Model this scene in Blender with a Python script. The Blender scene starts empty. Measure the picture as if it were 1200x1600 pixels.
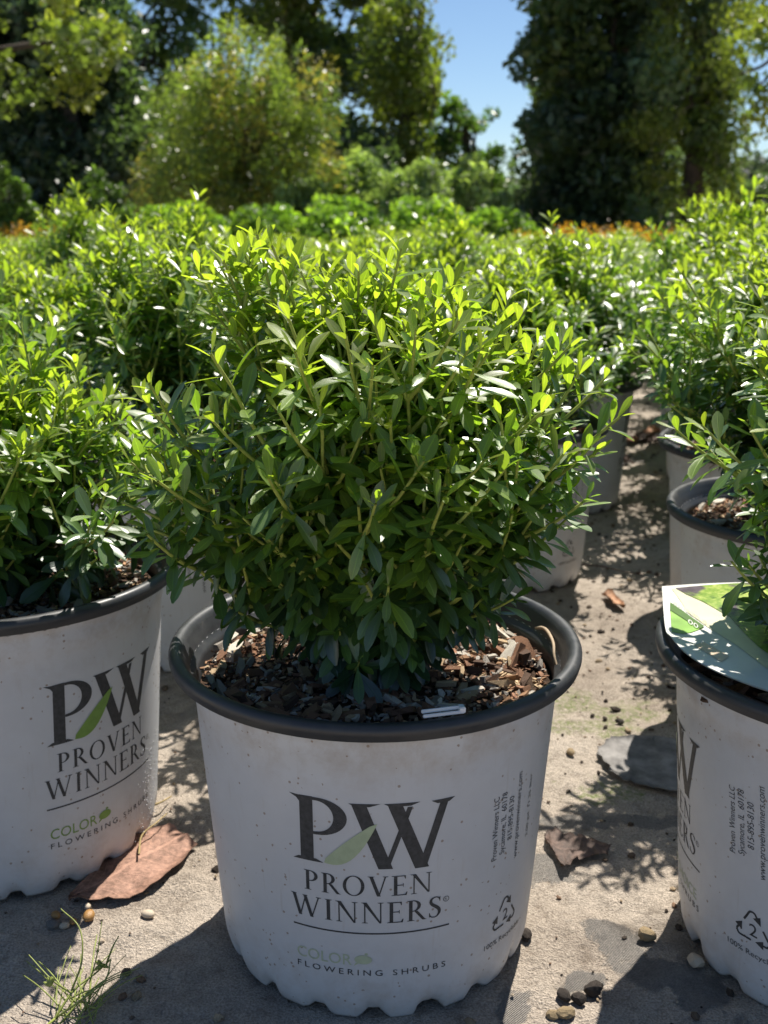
import bpy, bmesh, math
import numpy as np
from mathutils import Vector, Matrix

# ------------------------------------------------------------------ camera, sky, sun, exposure
scene = bpy.context.scene
F_PX, PITCH, CAM_H = 1700.0, 0.2655, 0.5185
CX, CY = 600.0, 800.0
cam_data = bpy.data.cameras.new('camera')
cam = bpy.data.objects.new('camera', cam_data)
scene.collection.objects.link(cam)
cam.location = (0, 0, CAM_H)
cam.rotation_euler = (math.pi / 2 - PITCH, 0, 0)
cam_data.sensor_fit = 'VERTICAL'
cam_data.sensor_height = 24.0
cam_data.lens = 24.0 * F_PX / 1600.0
cam_data.clip_start = 0.01
cam_data.clip_end = 2000
cam_data.dof.use_dof = True
cam_data.dof.focus_distance = 0.68
cam_data.dof.aperture_fstop = 8.5
scene.camera = cam

SUN_EL, SUN_AZ = math.radians(57), math.radians(23)     # azimuth measured from +Y towards +X
to_sun = Vector((math.sin(SUN_AZ) * math.cos(SUN_EL), math.cos(SUN_AZ) * math.cos(SUN_EL), math.sin(SUN_EL)))
world = bpy.data.worlds.new('World'); scene.world = world
world.use_nodes = True
wn = world.node_tree
bg = wn.nodes['Background']
sky = wn.nodes.new('ShaderNodeTexSky')
sky.sky_type = 'NISHITA'; sky.sun_disc = False
sky.sun_elevation = SUN_EL; sky.sun_rotation = SUN_AZ
sky.air_density = 1.0; sky.altitude = 1200; sky.dust_density = 0.05; sky.ozone_density = 4.0
wn.links.new(sky.outputs[0], bg.inputs[0])
bg.inputs[1].default_value = 0.068
sun_data = bpy.data.lights.new('sun', 'SUN')
sun_data.energy = 5.0; sun_data.angle = math.radians(0.53); sun_data.color = (1.0, 0.94, 0.85)
sun = bpy.data.objects.new('sun', sun_data); scene.collection.objects.link(sun)
sun.rotation_euler = (-to_sun).to_track_quat('-Z', 'Y').to_euler()
sun.location = (3, 8, 15)
vs = scene.view_settings
vs.view_transform = 'Standard'; vs.look = 'None'; vs.gamma = 1.0; vs.use_curve_mapping = False
vs.exposure = 0.70
scene.cycles.max_bounces = 7
scene.cycles.diffuse_bounces = 4
scene.cycles.glossy_bounces = 3
scene.cycles.transmission_bounces = 5
scene.cycles.caustics_reflective = False; scene.cycles.caustics_refractive = False
scene.cycles.sample_clamp_indirect = 6.0

# ------------------------------------------------------------------ helpers
COL = scene.collection
def ray_dir(u, v):
    x = (u - CX) / F_PX; y = (v - CY) / F_PX
    return np.array([x, math.cos(PITCH) - y * math.sin(PITCH), -math.sin(PITCH) - y * math.cos(PITCH)])
def at(u, v, fwd):
    d = ray_dir(u, v); t = fwd / d[1]
    return np.array([0, 0, CAM_H]) + d * t
def on_z(u, v, z=0.0):
    d = ray_dir(u, v); t = (z - CAM_H) / d[2]
    return np.array([0, 0, CAM_H]) + d * t
def to_px(P):
    P = np.asarray(P, float); x, y, z = P[..., 0], P[..., 1], P[..., 2] - CAM_H
    d = y * math.cos(PITCH) - z * math.sin(PITCH); v = -y * math.sin(PITCH) - z * math.cos(PITCH)
    return CX + F_PX * x / d, CY + F_PX * v / d, d

def tag(o, label=None, cat=None, group=None, kind=None):
    if label: o['label'] = label
    if cat: o['category'] = cat
    if group: o['group'] = group
    if kind: o['kind'] = kind
    return o
def empty(name, loc=(0, 0, 0), rz=0.0):
    o = bpy.data.objects.new(name, None); COL.objects.link(o)
    o.location = loc; o.rotation_euler = (0, 0, rz); o.empty_display_size = 0.05
    return o
def add(name, me, parent=None, loc=None, rz=None, kind=None):
    o = bpy.data.objects.new(name, me); COL.objects.link(o)
    if parent is not None: o.parent = parent
    if loc is not None: o.location = loc
    if rz is not None: o.rotation_euler = (0, 0, rz)
    if kind: o['kind'] = kind
    return o
def npmesh(name, V, faces, mat=None, uv=None, col=None, smooth=True):
    """faces: array n x k (all polygons with k corners) or list of such arrays."""
    if not isinstance(faces, (list, tuple)): faces = [faces]
    me = bpy.data.meshes.new(name)
    V = np.asarray(V, np.float32)
    me.vertices.add(len(V)); me.vertices.foreach_set('co', V.ravel())
    idx = np.concatenate([np.asarray(f, np.int32).ravel() for f in faces])
    tot = np.concatenate([np.full(len(f), f.shape[1], np.int32) for f in faces])
    st = np.concatenate([[0], np.cumsum(tot)[:-1]]).astype(np.int32)
    me.loops.add(len(idx)); me.loops.foreach_set('vertex_index', idx)
    me.polygons.add(len(tot)); me.polygons.foreach_set('loop_start', st); me.polygons.foreach_set('loop_total', tot)
    me.polygons.foreach_set('use_smooth', np.full(len(tot), smooth))
    if uv is not None:
        l = me.uv_layers.new(name='UVMap'); l.data.foreach_set('uv', np.asarray(uv, np.float32)[idx].ravel())
    if col is not None:
        a = me.color_attributes.new(name='Col', type='FLOAT_COLOR', domain='POINT')
        a.data.foreach_set('color', np.asarray(col, np.float32).ravel())
    me.update(calc_edges=True); me.validate()
    if mat: me.materials.append(mat)
    return me
class Acc:
    """collects vertex/face blocks into one mesh"""
    def __init__(s): s.V = []; s.F = {}; s.C = []; s.n = 0
    def add(s, V, F, col=None):
        V = np.asarray(V, float); F = np.asarray(F, int)
        s.V.append(V); s.F.setdefault(F.shape[1], []).append(F + s.n); s.n += len(V)
        if col is not None: s.C.append(np.tile(np.asarray(col, float), (len(V), 1)))
    def mesh(s, name, mat, smooth=True):
        return npmesh(name, np.concatenate(s.V), [np.concatenate(f) for f in s.F.values()], mat,
                      col=np.concatenate(s.C) if s.C else None, smooth=smooth)
def unit(a):
    a = np.asarray(a, float); return a / np.maximum(np.linalg.norm(a, axis=-1, keepdims=True), 1e-9)
def tube(pts, rad, sides=6, cap=True):
    pts = np.asarray(pts, float); n = len(pts)
    rad = np.broadcast_to(np.asarray(rad, float), (n,))
    t = unit(np.gradient(pts, axis=0))
    ref = np.array([0.31, 0.17, 0.93]);
    if abs(t[0] @ ref) > .9: ref = np.array([.9, .3, -.2])
    a = unit(np.cross(t, ref)); b = np.cross(t, a)
    an = np.arange(sides) * 2 * math.pi / sides
    V = pts[:, None] + rad[:, None, None] * (a[:, None] * np.cos(an)[None, :, None] + b[:, None] * np.sin(an)[None, :, None])
    V = V.reshape(-1, 3)
    i = np.arange(n - 1)[:, None] * sides; j = np.arange(sides)[None]; k = (j + 1) % sides
    Fq = np.stack([i + j, i + k, i + sides + k, i + sides + j], -1).reshape(-1, 4)
    return V, Fq
def grid_faces(nu, nv, wrap=False):
    """nu rows x nv columns of vertices"""
    i = np.arange(nu - 1)[:, None]; j = np.arange(nv if wrap else nv - 1)[None]
    k = (j + 1) % nv
    return np.stack([i * nv + j, i * nv + k, (i + 1) * nv + k, (i + 1) * nv + j], -1).reshape(-1, 4)
def lathe(prof, n=96):
    prof = np.asarray(prof, float); a = np.arange(n) * 2 * math.pi / n
    V = np.stack([prof[:, 0, None] * np.cos(a), prof[:, 0, None] * np.sin(a), prof[:, 1, None] + 0 * a], -1).reshape(-1, 3)
    return V, grid_faces(len(prof), n, True)
# value noise in numpy
_rs = np.random.default_rng(11); _tab = _rs.random((256, 256))
def vnoise(x, y):
    xi = np.floor(x).astype(int); yi = np.floor(y).astype(int); fx = x - xi; fy = y - yi
    fx = fx * fx * (3 - 2 * fx); fy = fy * fy * (3 - 2 * fy)
    g = lambda a, b: _tab[a % 256, b % 256]
    return (g(xi, yi) * (1 - fx) + g(xi + 1, yi) * fx) * (1 - fy) + (g(xi, yi + 1) * (1 - fx) + g(xi + 1, yi + 1) * fx) * fy
def fbm(x, y, o=4):
    s = 0; a = .5
    for k in range(o): s = s + a * vnoise(x * 2 ** k + 7.3 * k, y * 2 ** k + 3.1 * k); a *= .5
    return s / (1 - .5 ** o)
def sstep(a, b, x):
    t = np.clip((x - a) / (b - a), 0, 1); return t * t * (3 - 2 * t)

# ------------------------------------------------------------------ materials
def mat_new(name):
    m = bpy.data.materials.new(name); m.use_nodes = True
    nt = m.node_tree; b = nt.nodes['Principled BSDF']
    return m, nt, b
def nd(nt, t, **kw):
    n = nt.nodes.new(t)
    for k, v in kw.items(): setattr(n, k, v)
    return n
def setin(n, **kw):
    for k, v in kw.items(): n.inputs[k.replace('_', ' ')].default_value = v
def noise(nt, vec, scale, detail=4, rough=.55, dist=0.):
    n = nd(nt, 'ShaderNodeTexNoise'); n.inputs['Scale'].default_value = scale; n.inputs['Detail'].default_value = detail
    n.inputs['Roughness'].default_value = rough; n.inputs['Distortion'].default_value = dist
    if vec is not None: nt.links.new(vec, n.inputs['Vector'])
    return n.outputs['Fac']
def ramp(nt, fac, stops):
    r = nd(nt, 'ShaderNodeValToRGB'); nt.links.new(fac, r.inputs[0])
    e = r.color_ramp.elements
    while len(e) < len(stops): e.new(0.5)
    for el, (p, c) in zip(e, stops):
        el.position = p; el.color = (*c, 1) if len(c) == 3 else c
    return r.outputs[0]
def mix(nt, fac, a, b, mode='MIX'):
    n = nd(nt, 'ShaderNodeMix', data_type='RGBA', blend_type=mode)
    for sock, val in ((n.inputs[0], fac), (n.inputs[6], a), (n.inputs[7], b)):
        if hasattr(val, 'is_linked') or hasattr(val, 'links'): nt.links.new(val, sock)
        elif isinstance(val, (tuple, list)): sock.default_value = (*val, 1) if len(val) == 3 else val
        else: sock.default_value = val
    return n.outputs[2]
def maths(nt, op, a, b=None, clamp=False):
    n = nd(nt, 'ShaderNodeMath', operation=op, use_clamp=clamp)
    for s, v in zip(n.inputs, (a, b)):
        if v is None: continue
        if hasattr(v, 'links'): nt.links.new(v, s)
        else: s.default_value = v
    return n.outputs[0]
def bump(nt, b, h, strength=.3, dist=.01):
    n = nd(nt, 'ShaderNodeBump'); n.inputs['Strength'].default_value = strength; n.inputs['Distance'].default_value = dist
    nt.links.new(h, n.inputs['Height']); nt.links.new(n.outputs[0], b.inputs['Normal'])
def objco(nt): return nd(nt, 'ShaderNodeTexCoord').outputs['Object']
def geopos(nt): return nd(nt, 'ShaderNodeNewGeometry').outputs['Position']
def plain(name, c, rough=.6, spec=.5, var=.12, scale=60, bmp=0., metal=0.):
    m, nt, b = mat_new(name); co = objco(nt)
    f = noise(nt, co, scale, 5)
    lo = tuple(x * (1 - var) for x in c); hi = tuple(min(1, x * (1 + var)) for x in c)
    nt.links.new(ramp(nt, f, [(.3, lo), (.7, hi)]), b.inputs['Base Color'])
    b.inputs['Roughness'].default_value = rough; b.inputs['Specular IOR Level'].default_value = spec
    b.inputs['Metallic'].default_value = metal
    if bmp: bump(nt, b, f, bmp, .002)
    return m
def leaf_material(name, rough=.3, trans=.38, rib=True, spec=.5, tint=(1.42, 1.54, .52), noise_scale=90, coat=0.):
    """base colour per leaf from the Col attribute (alpha = how young and thin the leaf is)"""
    m, nt, b = mat_new(name)
    at_ = nd(nt, 'ShaderNodeAttribute', attribute_name='Col')
    col = at_.outputs['Color']
    co = objco(nt)
    f = noise(nt, co, noise_scale, 3)
    col = mix(nt, 1.0, col, ramp(nt, f, [(.25, (.78, .8, .8)), (.75, (1.15, 1.12, 1.1))]), 'MULTIPLY')
    if rib:
        uvn = nd(nt, 'ShaderNodeUVMap'); sx = nd(nt, 'ShaderNodeSeparateXYZ'); nt.links.new(uvn.outputs[0], sx.inputs[0])
        d = maths(nt, 'ABSOLUTE', maths(nt, 'SUBTRACT', sx.outputs[0], .5))
        k = nd(nt, 'ShaderNodeMapRange'); nt.links.new(d, k.inputs[0]); setin(k, From_Min=.02, From_Max=.07, To_Min=.55, To_Max=0.)
        rc = mix(nt, 1.0, col, (1.7, 1.7, 1.3), 'MULTIPLY')
        col = mix(nt, k.outputs[0], col, rc)
        bump(nt, b, maths(nt, 'ADD', maths(nt, 'MULTIPLY', f, .25), maths(nt, 'MULTIPLY', k.outputs[0], -.8)), .35, .001)
    nt.links.new(col, b.inputs['Base Color'])
    b.inputs['Roughness'].default_value = rough; b.inputs['Specular IOR Level'].default_value = spec
    b.inputs['Coat Weight'].default_value = coat; b.inputs['Coat Roughness'].default_value = .27
    tr = nd(nt, 'ShaderNodeBsdfTranslucent')
    nt.links.new(mix(nt, 1.0, col, (*tint,), 'MULTIPLY'), tr.inputs[0])
    mx = nd(nt, 'ShaderNodeMixShader')
    nt.links.new(maths(nt, 'ADD', maths(nt, 'MULTIPLY', at_.outputs['Alpha'], .38), trans - .2), mx.inputs[0])
    nt.links.new(b.outputs[0], mx.inputs[1]); nt.links.new(tr.outputs[0], mx.inputs[2])
    nt.links.new(mx.outputs[0], nt.nodes['Material Output'].inputs[0])
    return m

M = {}
M['leaf'] = leaf_material('shrub_leaf', rough=.40, trans=.45, spec=.9, coat=.85)
M['tree_leaf'] = leaf_material('tree_leaf', rough=.36, trans=.55, rib=False, spec=.7, noise_scale=3)
M['tip_leaf'] = leaf_material('tip_leaf', rough=.4, trans=.42, rib=False)
M['stem'] = plain('green_stem', (.33, .38, .08), .55, .4, .25, 160)
M['wood_stem'] = plain('woody_stem', (.16, .12, .05), .75, .3, .3, 160, .3)
M['bark'] = plain('bark', (.075, .058, .045), .9, .2, .4, 8, .8)

# white nursery plastic with splashed dirt
def pot_white():
    m, nt, b = mat_new('white_pot_plastic'); co = objco(nt)
    oi = nd(nt, 'ShaderNodeObjectInfo')
    va = nd(nt, 'ShaderNodeVectorMath', operation='ADD'); nt.links.new(co, va.inputs[0]); nt.links.new(oi.outputs['Location'], va.inputs[1])
    co2 = va.outputs[0]
    sx = nd(nt, 'ShaderNodeSeparateXYZ'); nt.links.new(co, sx.inputs[0]); z = sx.outputs[2]
    base = ramp(nt, noise(nt, co2, 9, 5), [(.3, (.54, .55, .57)), (.7, (.625, .635, .65))])
    # dirt: splash band under the lip and near the ground, plus sparse specks
    def band(z0, z1):
        k = nd(nt, 'ShaderNodeMapRange', clamp=True); nt.links.new(z, k.inputs[0]); setin(k, From_Min=z0, From_Max=z1); return k.outputs[0]
    top = maths(nt, 'MULTIPLY', band(.165, .205), .85)
    bot = maths(nt, 'MULTIPLY', band(.085, .0), .8)
    amt = maths(nt, 'MAXIMUM', maths(nt, 'MAXIMUM', top, bot), .12)
    sm = noise(nt, co2, 38, 7, .72)
    smear = maths(nt, 'MULTIPLY', ramp(nt, sm, [(.44, (0, 0, 0)), (.66, (1, 1, 1))]), amt)
    c = mix(nt, maths(nt, 'MULTIPLY', smear, .55), base, (.36, .28, .21))
    vo = nd(nt, 'ShaderNodeTexVoronoi'); vo.inputs['Scale'].default_value = 170; nt.links.new(co2, vo.inputs['Vector'])
    sp = maths(nt, 'LESS_THAN', vo.outputs['Distance'], .17)
    sel = maths(nt, 'GREATER_THAN', noise(nt, co2, 60, 2), .55)
    c = mix(nt, maths(nt, 'MULTIPLY', maths(nt, 'MULTIPLY', sp, sel), .7), c, (.24, .16, .10))
    # vertical scuffs
    mp = nd(nt, 'ShaderNodeMapping'); mp.inputs['Scale'].default_value = (260, 260, 16); nt.links.new(co2, mp.inputs[0])
    sc = noise(nt, mp.outputs[0], 1.0, 3)
    c = mix(nt, maths(nt, 'MULTIPLY', ramp(nt, sc, [(.62, (0, 0, 0)), (.75, (1, 1, 1))]), .22), c, (.42, .36, .30))
    nt.links.new(c, b.inputs['Base Color'])
    b.inputs['Roughness'].default_value = .48; b.inputs['Specular IOR Level'].default_value = .4
    b.inputs['Subsurface Weight'].default_value = 0.0
    bump(nt, b, maths(nt, 'ADD', maths(nt, 'MULTIPLY', sm, .5), maths(nt, 'MULTIPLY', sc, .15)), .12, .002)
    return m
M['pot'] = pot_white()
def pot_black():
    m, nt, b = mat_new('black_rim_plastic'); co = objco(nt)
    f = noise(nt, co, 45, 6, .7)
    c = ramp(nt, f, [(.35, (.030, .032, .036)), (.62, (.045, .047, .050)), (.8, (.11, .10, .09))])
    nt.links.new(c, b.inputs['Base Color'])
    nt.links.new(ramp(nt, f, [(.3, (.34,) * 3), (.75, (.6,) * 3)]), b.inputs['Roughness'])
    bump(nt, b, f, .08, .002)
    return m
M['rim'] = pot_black()
M['ink'] = plain('charcoal_print', (.055, .056, .058), .55, .3, .3, 300)
M['ink_old'] = plain('worn_print', (.11, .105, .095), .6, .3, .35, 300)
M['green_fade'] = plain('faded_green_print', (.40, .47, .31), .55, .3, .08, 200)
M['green_pale'] = plain('pale_green_print', (.45, .51, .36), .55, .3, .05, 200)
M['green_print'] = plain('green_print', (.20, .33, .075), .5, .3, .1, 200)

def chip_mat(name, cols, sc=1.):
    m, nt, b = mat_new(name); co = objco(nt)
    oi = nd(nt, 'ShaderNodeObjectInfo')
    mp = nd(nt, 'ShaderNodeMapping'); mp.inputs['Scale'].default_value = (500 * sc, 90 * sc, 500 * sc); nt.links.new(co, mp.inputs[0])
    f = noise(nt, mp.outputs[0], 1., 5, .65)
    a = nd(nt, 'ShaderNodeAttribute', attribute_name='Col')
    c = mix(nt, 1., a.outputs['Color'], ramp(nt, f, [(.25, (.45, .42, .4)), (.5, (1, 1, 1)), (.8, (1.5, 1.45, 1.4))]), 'MULTIPLY')
    nt.links.new(c, b.inputs['Base Color']); b.inputs['Roughness'].default_value = .85; b.inputs['Specular IOR Level'].default_value = .25
    bump(nt, b, f, .6, .0015)
    return m
M['chip'] = chip_mat('bark_chip', None)
def soil_mat():
    m, nt, b = mat_new('potting_soil'); co = objco(nt)
    f = noise(nt, co, 220, 6, .7)
    nt.links.new(ramp(nt, f, [(.3, (.03, .02, .014)), (.55, (.10, .062, .04)), (.75, (.22, .14, .09))]), b.inputs['Base Color'])
    b.inputs['Roughness'].default_value = .95; b.inputs['Specular IOR Level'].default_value = .2
    bump(nt, b, f, 1., .006); return m
M['soil'] = soil_mat()

def ground_mat():
    m, nt, b = mat_new('sandy_ground'); co = geopos(nt)
    a = nd(nt, 'ShaderNodeAttribute', attribute_name='Col')     # r fabric, g moss, b wet
    sx = nd(nt, 'ShaderNodeSeparateColor'); nt.links.new(a.outputs['Color'], sx.inputs[0])
    big = noise(nt, co, 5.5, 6, .62)
    grain = noise(nt, co, 620, 3, .6)
    mid = noise(nt, co, 70, 6, .7)
    c = ramp(nt, big, [(.28, (.31, .258, .208)), (.48, (.44, .378, .312)), (.70, (.52, .455, .382))])
    c = mix(nt, 1., c, ramp(nt, mid, [(.28, (.58, .55, .52)), (.45, (.95, .945, .94)), (.72, (1.18, 1.17, 1.16))]), 'MULTIPLY')
    c = mix(nt, 1., c, ramp(nt, grain, [(.32, (.62, .61, .6)), (.66, (1.3, 1.3, 1.3))]), 'MULTIPLY')
    # weed fabric showing through
    edge = noise(nt, co, 42, 5, .65)
    def thr(ch, w=.16):
        s = maths(nt, 'ADD', sx.outputs[ch], maths(nt, 'MULTIPLY', maths(nt, 'SUBTRACT', edge, .5), 1.9))
        k = nd(nt, 'ShaderNodeMapRange', clamp=True); nt.links.new(s, k.inputs[0]); setin(k, From_Min=.45, From_Max=.45 + w); return k.outputs[0]
    wv = nd(nt, 'ShaderNodeTexWave', wave_type='BANDS', bands_direction='DIAGONAL'); wv.inputs['Scale'].default_value = 330
    wv.inputs['Distortion'].default_value = .6; nt.links.new(co, wv.inputs['Vector'])
    fab = ramp(nt, wv.outputs['Fac'], [(.1, (.16, .17, .175)), (.6, (.27, .28, .285))])
    fm = thr(0)
    c = mix(nt, maths(nt, 'MULTIPLY', fm, .5), c, fab)
    mm = maths(nt, 'MULTIPLY', thr(1, .3), ramp(nt, noise(nt, co, 160, 4, .7), [(.4, (0, 0, 0)), (.62, (1, 1, 1))]))
    c = mix(nt, maths(nt, 'MULTIPLY', mm, .8), c, (.14, .19, .035))
    wm = thr(2, .35)
    c = mix(nt, maths(nt, 'MULTIPLY', wm, .42), c, (.10, .08, .06))
    nt.links.new(c, b.inputs['Base Color'])
    ro = nd(nt, 'ShaderNodeMapRange'); nt.links.new(wm, ro.inputs[0]); setin(ro, To_Min=.9, To_Max=.32); nt.links.new(ro.outputs[0], b.inputs['Roughness'])
    b.inputs['Specular IOR Level'].default_value = .35
    h = maths(nt, 'ADD', maths(nt, 'ADD', maths(nt, 'MULTIPLY', mid, .8), maths(nt, 'MULTIPLY', grain, .35)), maths(nt, 'MULTIPLY', maths(nt, 'MULTIPLY', wv.outputs['Fac'], fm), .25))
    bump(nt, b, h, 1.0, .009)
    return m
M['ground'] = ground_mat()
M['pebble_pale'] = plain('pale_pebble', (.50, .42, .32), .6, .4, .2, 120, .2)
M['pebble_amber'] = plain('amber_pebble', (.34, .18, .055), .45, .5, .3, 120, .2)
M['pebble_dark'] = plain('dark_crumb', (.045, .036, .030), .85, .3, .4, 160, .5)
M['pebble_tan'] = plain('tan_clod', (.32, .24, .14), .85, .3, .3, 160, .6)
M['slate'] = plain('grey_flat_stone', (.20, .19, .18), .75, .3, .55, 45, .7)
M['white_plastic'] = plain('white_plastic', (.75, .76, .78), .35, .5, .04, 60)
M['pale_root'] = plain('pale_root', (.38, .29, .20), .7, .3, .3, 90, .3)
def dead_leaf(name, c1, c2):
    m, nt, b = mat_new(name); co = objco(nt)
    f = noise(nt, co, 60, 7, .7); g = noise(nt, co, 240, 3)
    uvn = nd(nt, 'ShaderNodeUVMap'); sx = nd(nt, 'ShaderNodeSeparateXYZ'); nt.links.new(uvn.outputs[0], sx.inputs[0])
    d = maths(nt, 'ABSOLUTE', maths(nt, 'SUBTRACT', sx.outputs[1], .5))
    w = maths(nt, 'FRACT', maths(nt, 'ADD', maths(nt, 'SUBTRACT', maths(nt, 'MULTIPLY', sx.outputs[0], 11.), maths(nt, 'MULTIPLY', d, 5.)), maths(nt, 'MULTIPLY', f, .5)))
    vein = maths(nt, 'MAXIMUM', maths(nt, 'LESS_THAN', d, .025), maths(nt, 'MULTIPLY', maths(nt, 'LESS_THAN', w, .10), .6))
    nt.links.new(mix(nt, 1., ramp(nt, f, [(.3, c1), (.62, c2)]), ramp(nt, g, [(.3, (.75,) * 3), (.7, (1.2,) * 3)]), 'MULTIPLY'), b.inputs['Base Color'])
    lk = b.inputs['Base Color'].links[0].from_socket; nt.links.new(mix(nt, maths(nt, 'MULTIPLY', vein, .45), lk, tuple(x * 1.5 for x in c2)), b.inputs['Base Color'])
    b.inputs['Roughness'].default_value = .75; bump(nt, b, maths(nt, 'ADD', f, maths(nt, 'MULTIPLY', vein, .3)), .6, .003); return m
M['dead_pink'] = dead_leaf('dry_pinkish_leaf', (.16, .085, .055), (.36, .205, .145))
M['dead_brown'] = dead_leaf('dry_brown_leaf', (.05, .034, .028), (.13, .085, .066))
M['dead_orange'] = dead_leaf('dry_orange_leaf', (.25, .12, .06), (.45, .24, .13))
M['straw'] = plain('straw', (.36, .27, .12), .7, .3, .25, 120)
M['weed'] = plain('weed_green', (.25, .29, .07), .5, .4, .25, 120)

# ------------------------------------------------------------------ ground
def axis(lo, hi, step, far_lo, far_hi, g=1.13):
    a = list(np.arange(lo, hi + 1e-9, step))
    s = step
    x = a[0]; left = []
    while x > far_lo: s *= g; x -= s; left.append(x)
    s = step; x = a[-1]; right = []
    while x < far_hi: s *= g; x += s; right.append(x)
    return np.array(left[::-1] + a + right)
gx = axis(-.62, .72, .0085, -600, 600); gy = axis(.38, 2.3, .0085, -60, 900)
X, Y = np.meshgrid(gx, gy)
near = np.clip(1.6 - np.hypot(X, Y - 1.0) / 3, 0.0, 1)
Z = -.004 + (.0055 * (fbm(X * 9 + 50, Y * 9 + 50, 4) - .5) * 2 + .004 * (fbm(X * 45 + 20, Y * 45 + 90, 3) - .5) * 2) * near
Z = np.minimum(Z, .004)
fabric = np.zeros_like(X); moss = np.zeros_like(X); wet = np.zeros_like(X)
def blob(arr, x, y, rx, ry, a=0., amp=1.):
    c, s = math.cos(a), math.sin(a); dx = X - x; dy = Y - y
    q = ((dx * c + dy * s) / rx) ** 2 + ((-dx * s + dy * c) / ry) ** 2
    np.maximum(arr, amp * np.exp(-q * .8), out=arr)
for a in ((.190, .868, .055, .014, .1), (.134, .792, .020, .028, 0), (.172, .700, .045, .016, -.9), (.087, .627, .012, .022, 0), (.235, .870, .05, .012, 0),
          (.50, 2.35, .12, .04, .2), (.14, .655, .02, .012, .5), (-.30, .60, .03, .02, 0), (.205, .655, .05, .02, -.7)): blob(fabric, *a)
for a in ((.214, 1.117, .035, .03), (.19, 1.06, .03, .02), (.24, 1.06, .04, .03), (.21, .92, .05, .03, .2, .85), (.27, 1.09, .05, .04, 0, .8)): blob(moss, *a)
for a in ((.483, 2.03, .09, .022, .05), (.47, 2.10, .10, .05, 0, .75), (.56, 2.6, .10, .12, 0, .6), (.235, .69, .10, .035, -.6, .9), (-.15, 1.08, .12, .12, 0, .9), (.60, 3.2, .12, .1)): blob(wet, *a)
rz = np.stack([fabric, moss, wet, np.ones_like(X)], -1).reshape(-1, 4)
ground = add('ground', npmesh('ground', np.stack([X, Y, Z], -1).reshape(-1, 3), grid_faces(len(gy), len(gx)), M['ground'], col=rz), kind='structure')

# ------------------------------------------------------------------ lettering: flat glyphs in millimetres (x = arc, z = height), wrapped on the pot wall
R_BOT, R_TOP, H_BODY, H_POT = .1135, .1295, .2125, .2322
def pot_r(z): return R_BOT + (R_TOP - R_BOT) * z / H_BODY
def rect(x0, y0, x1, y1): return [(x0, y0), (x1, y0), (x1, y1), (x0, y1)]
def bar(xa, ya, xb, yb, w): return [(xa - w / 2, ya), (xa + w / 2, ya), (xb + w / 2, yb), (xb - w / 2, yb)]
def strip(outer, inner):
    return [[outer[i], outer[i + 1], inner[i + 1], inner[i]] for i in range(len(outer) - 1)]
def arc(cx, cy, rx, ry, a0, a1, n=14):
    return [(cx + rx * math.cos(math.radians(a0 + (a1 - a0) * i / n)), cy + ry * math.sin(math.radians(a0 + (a1 - a0) * i / n))) for i in range(n + 1)]
def catmull(p, n=5):
    p = np.asarray(p, float); q = np.vstack([2 * p[0] - p[1], p, 2 * p[-1] - p[-2]]); out = []
    for i in range(1, len(q) - 2):
        for t in np.arange(n) / n:
            a, b, c, d = q[i - 1:i + 3]
            out.append(.5 * (2 * b + (c - a) * t + (2 * a - 5 * b + 4 * c - d) * t * t + (3 * b - a - 3 * c + d) * t ** 3))
    return np.array(out + [p[-1]])
def ribbon(pw, n=5):
    c = catmull(pw, n); xy = c[:, :2]; w = c[:, 2]
    t = unit(np.gradient(xy, axis=0)); nn = np.stack([-t[:, 1], t[:, 0]], 1)
    a = xy + nn * w[:, None] / 2; b = xy - nn * w[:, None] / 2
    return strip([tuple(q) for q in a], [tuple(q) for q in b])
T, TH, SF = .135, .05, .034
def serif(x, y, w, up=True):
    h = SF if up else -SF
    return [(x - w / 2, y), (x + w / 2, y), (x + w * .3, y + h), (x - w * .3, y + h)]
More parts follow.
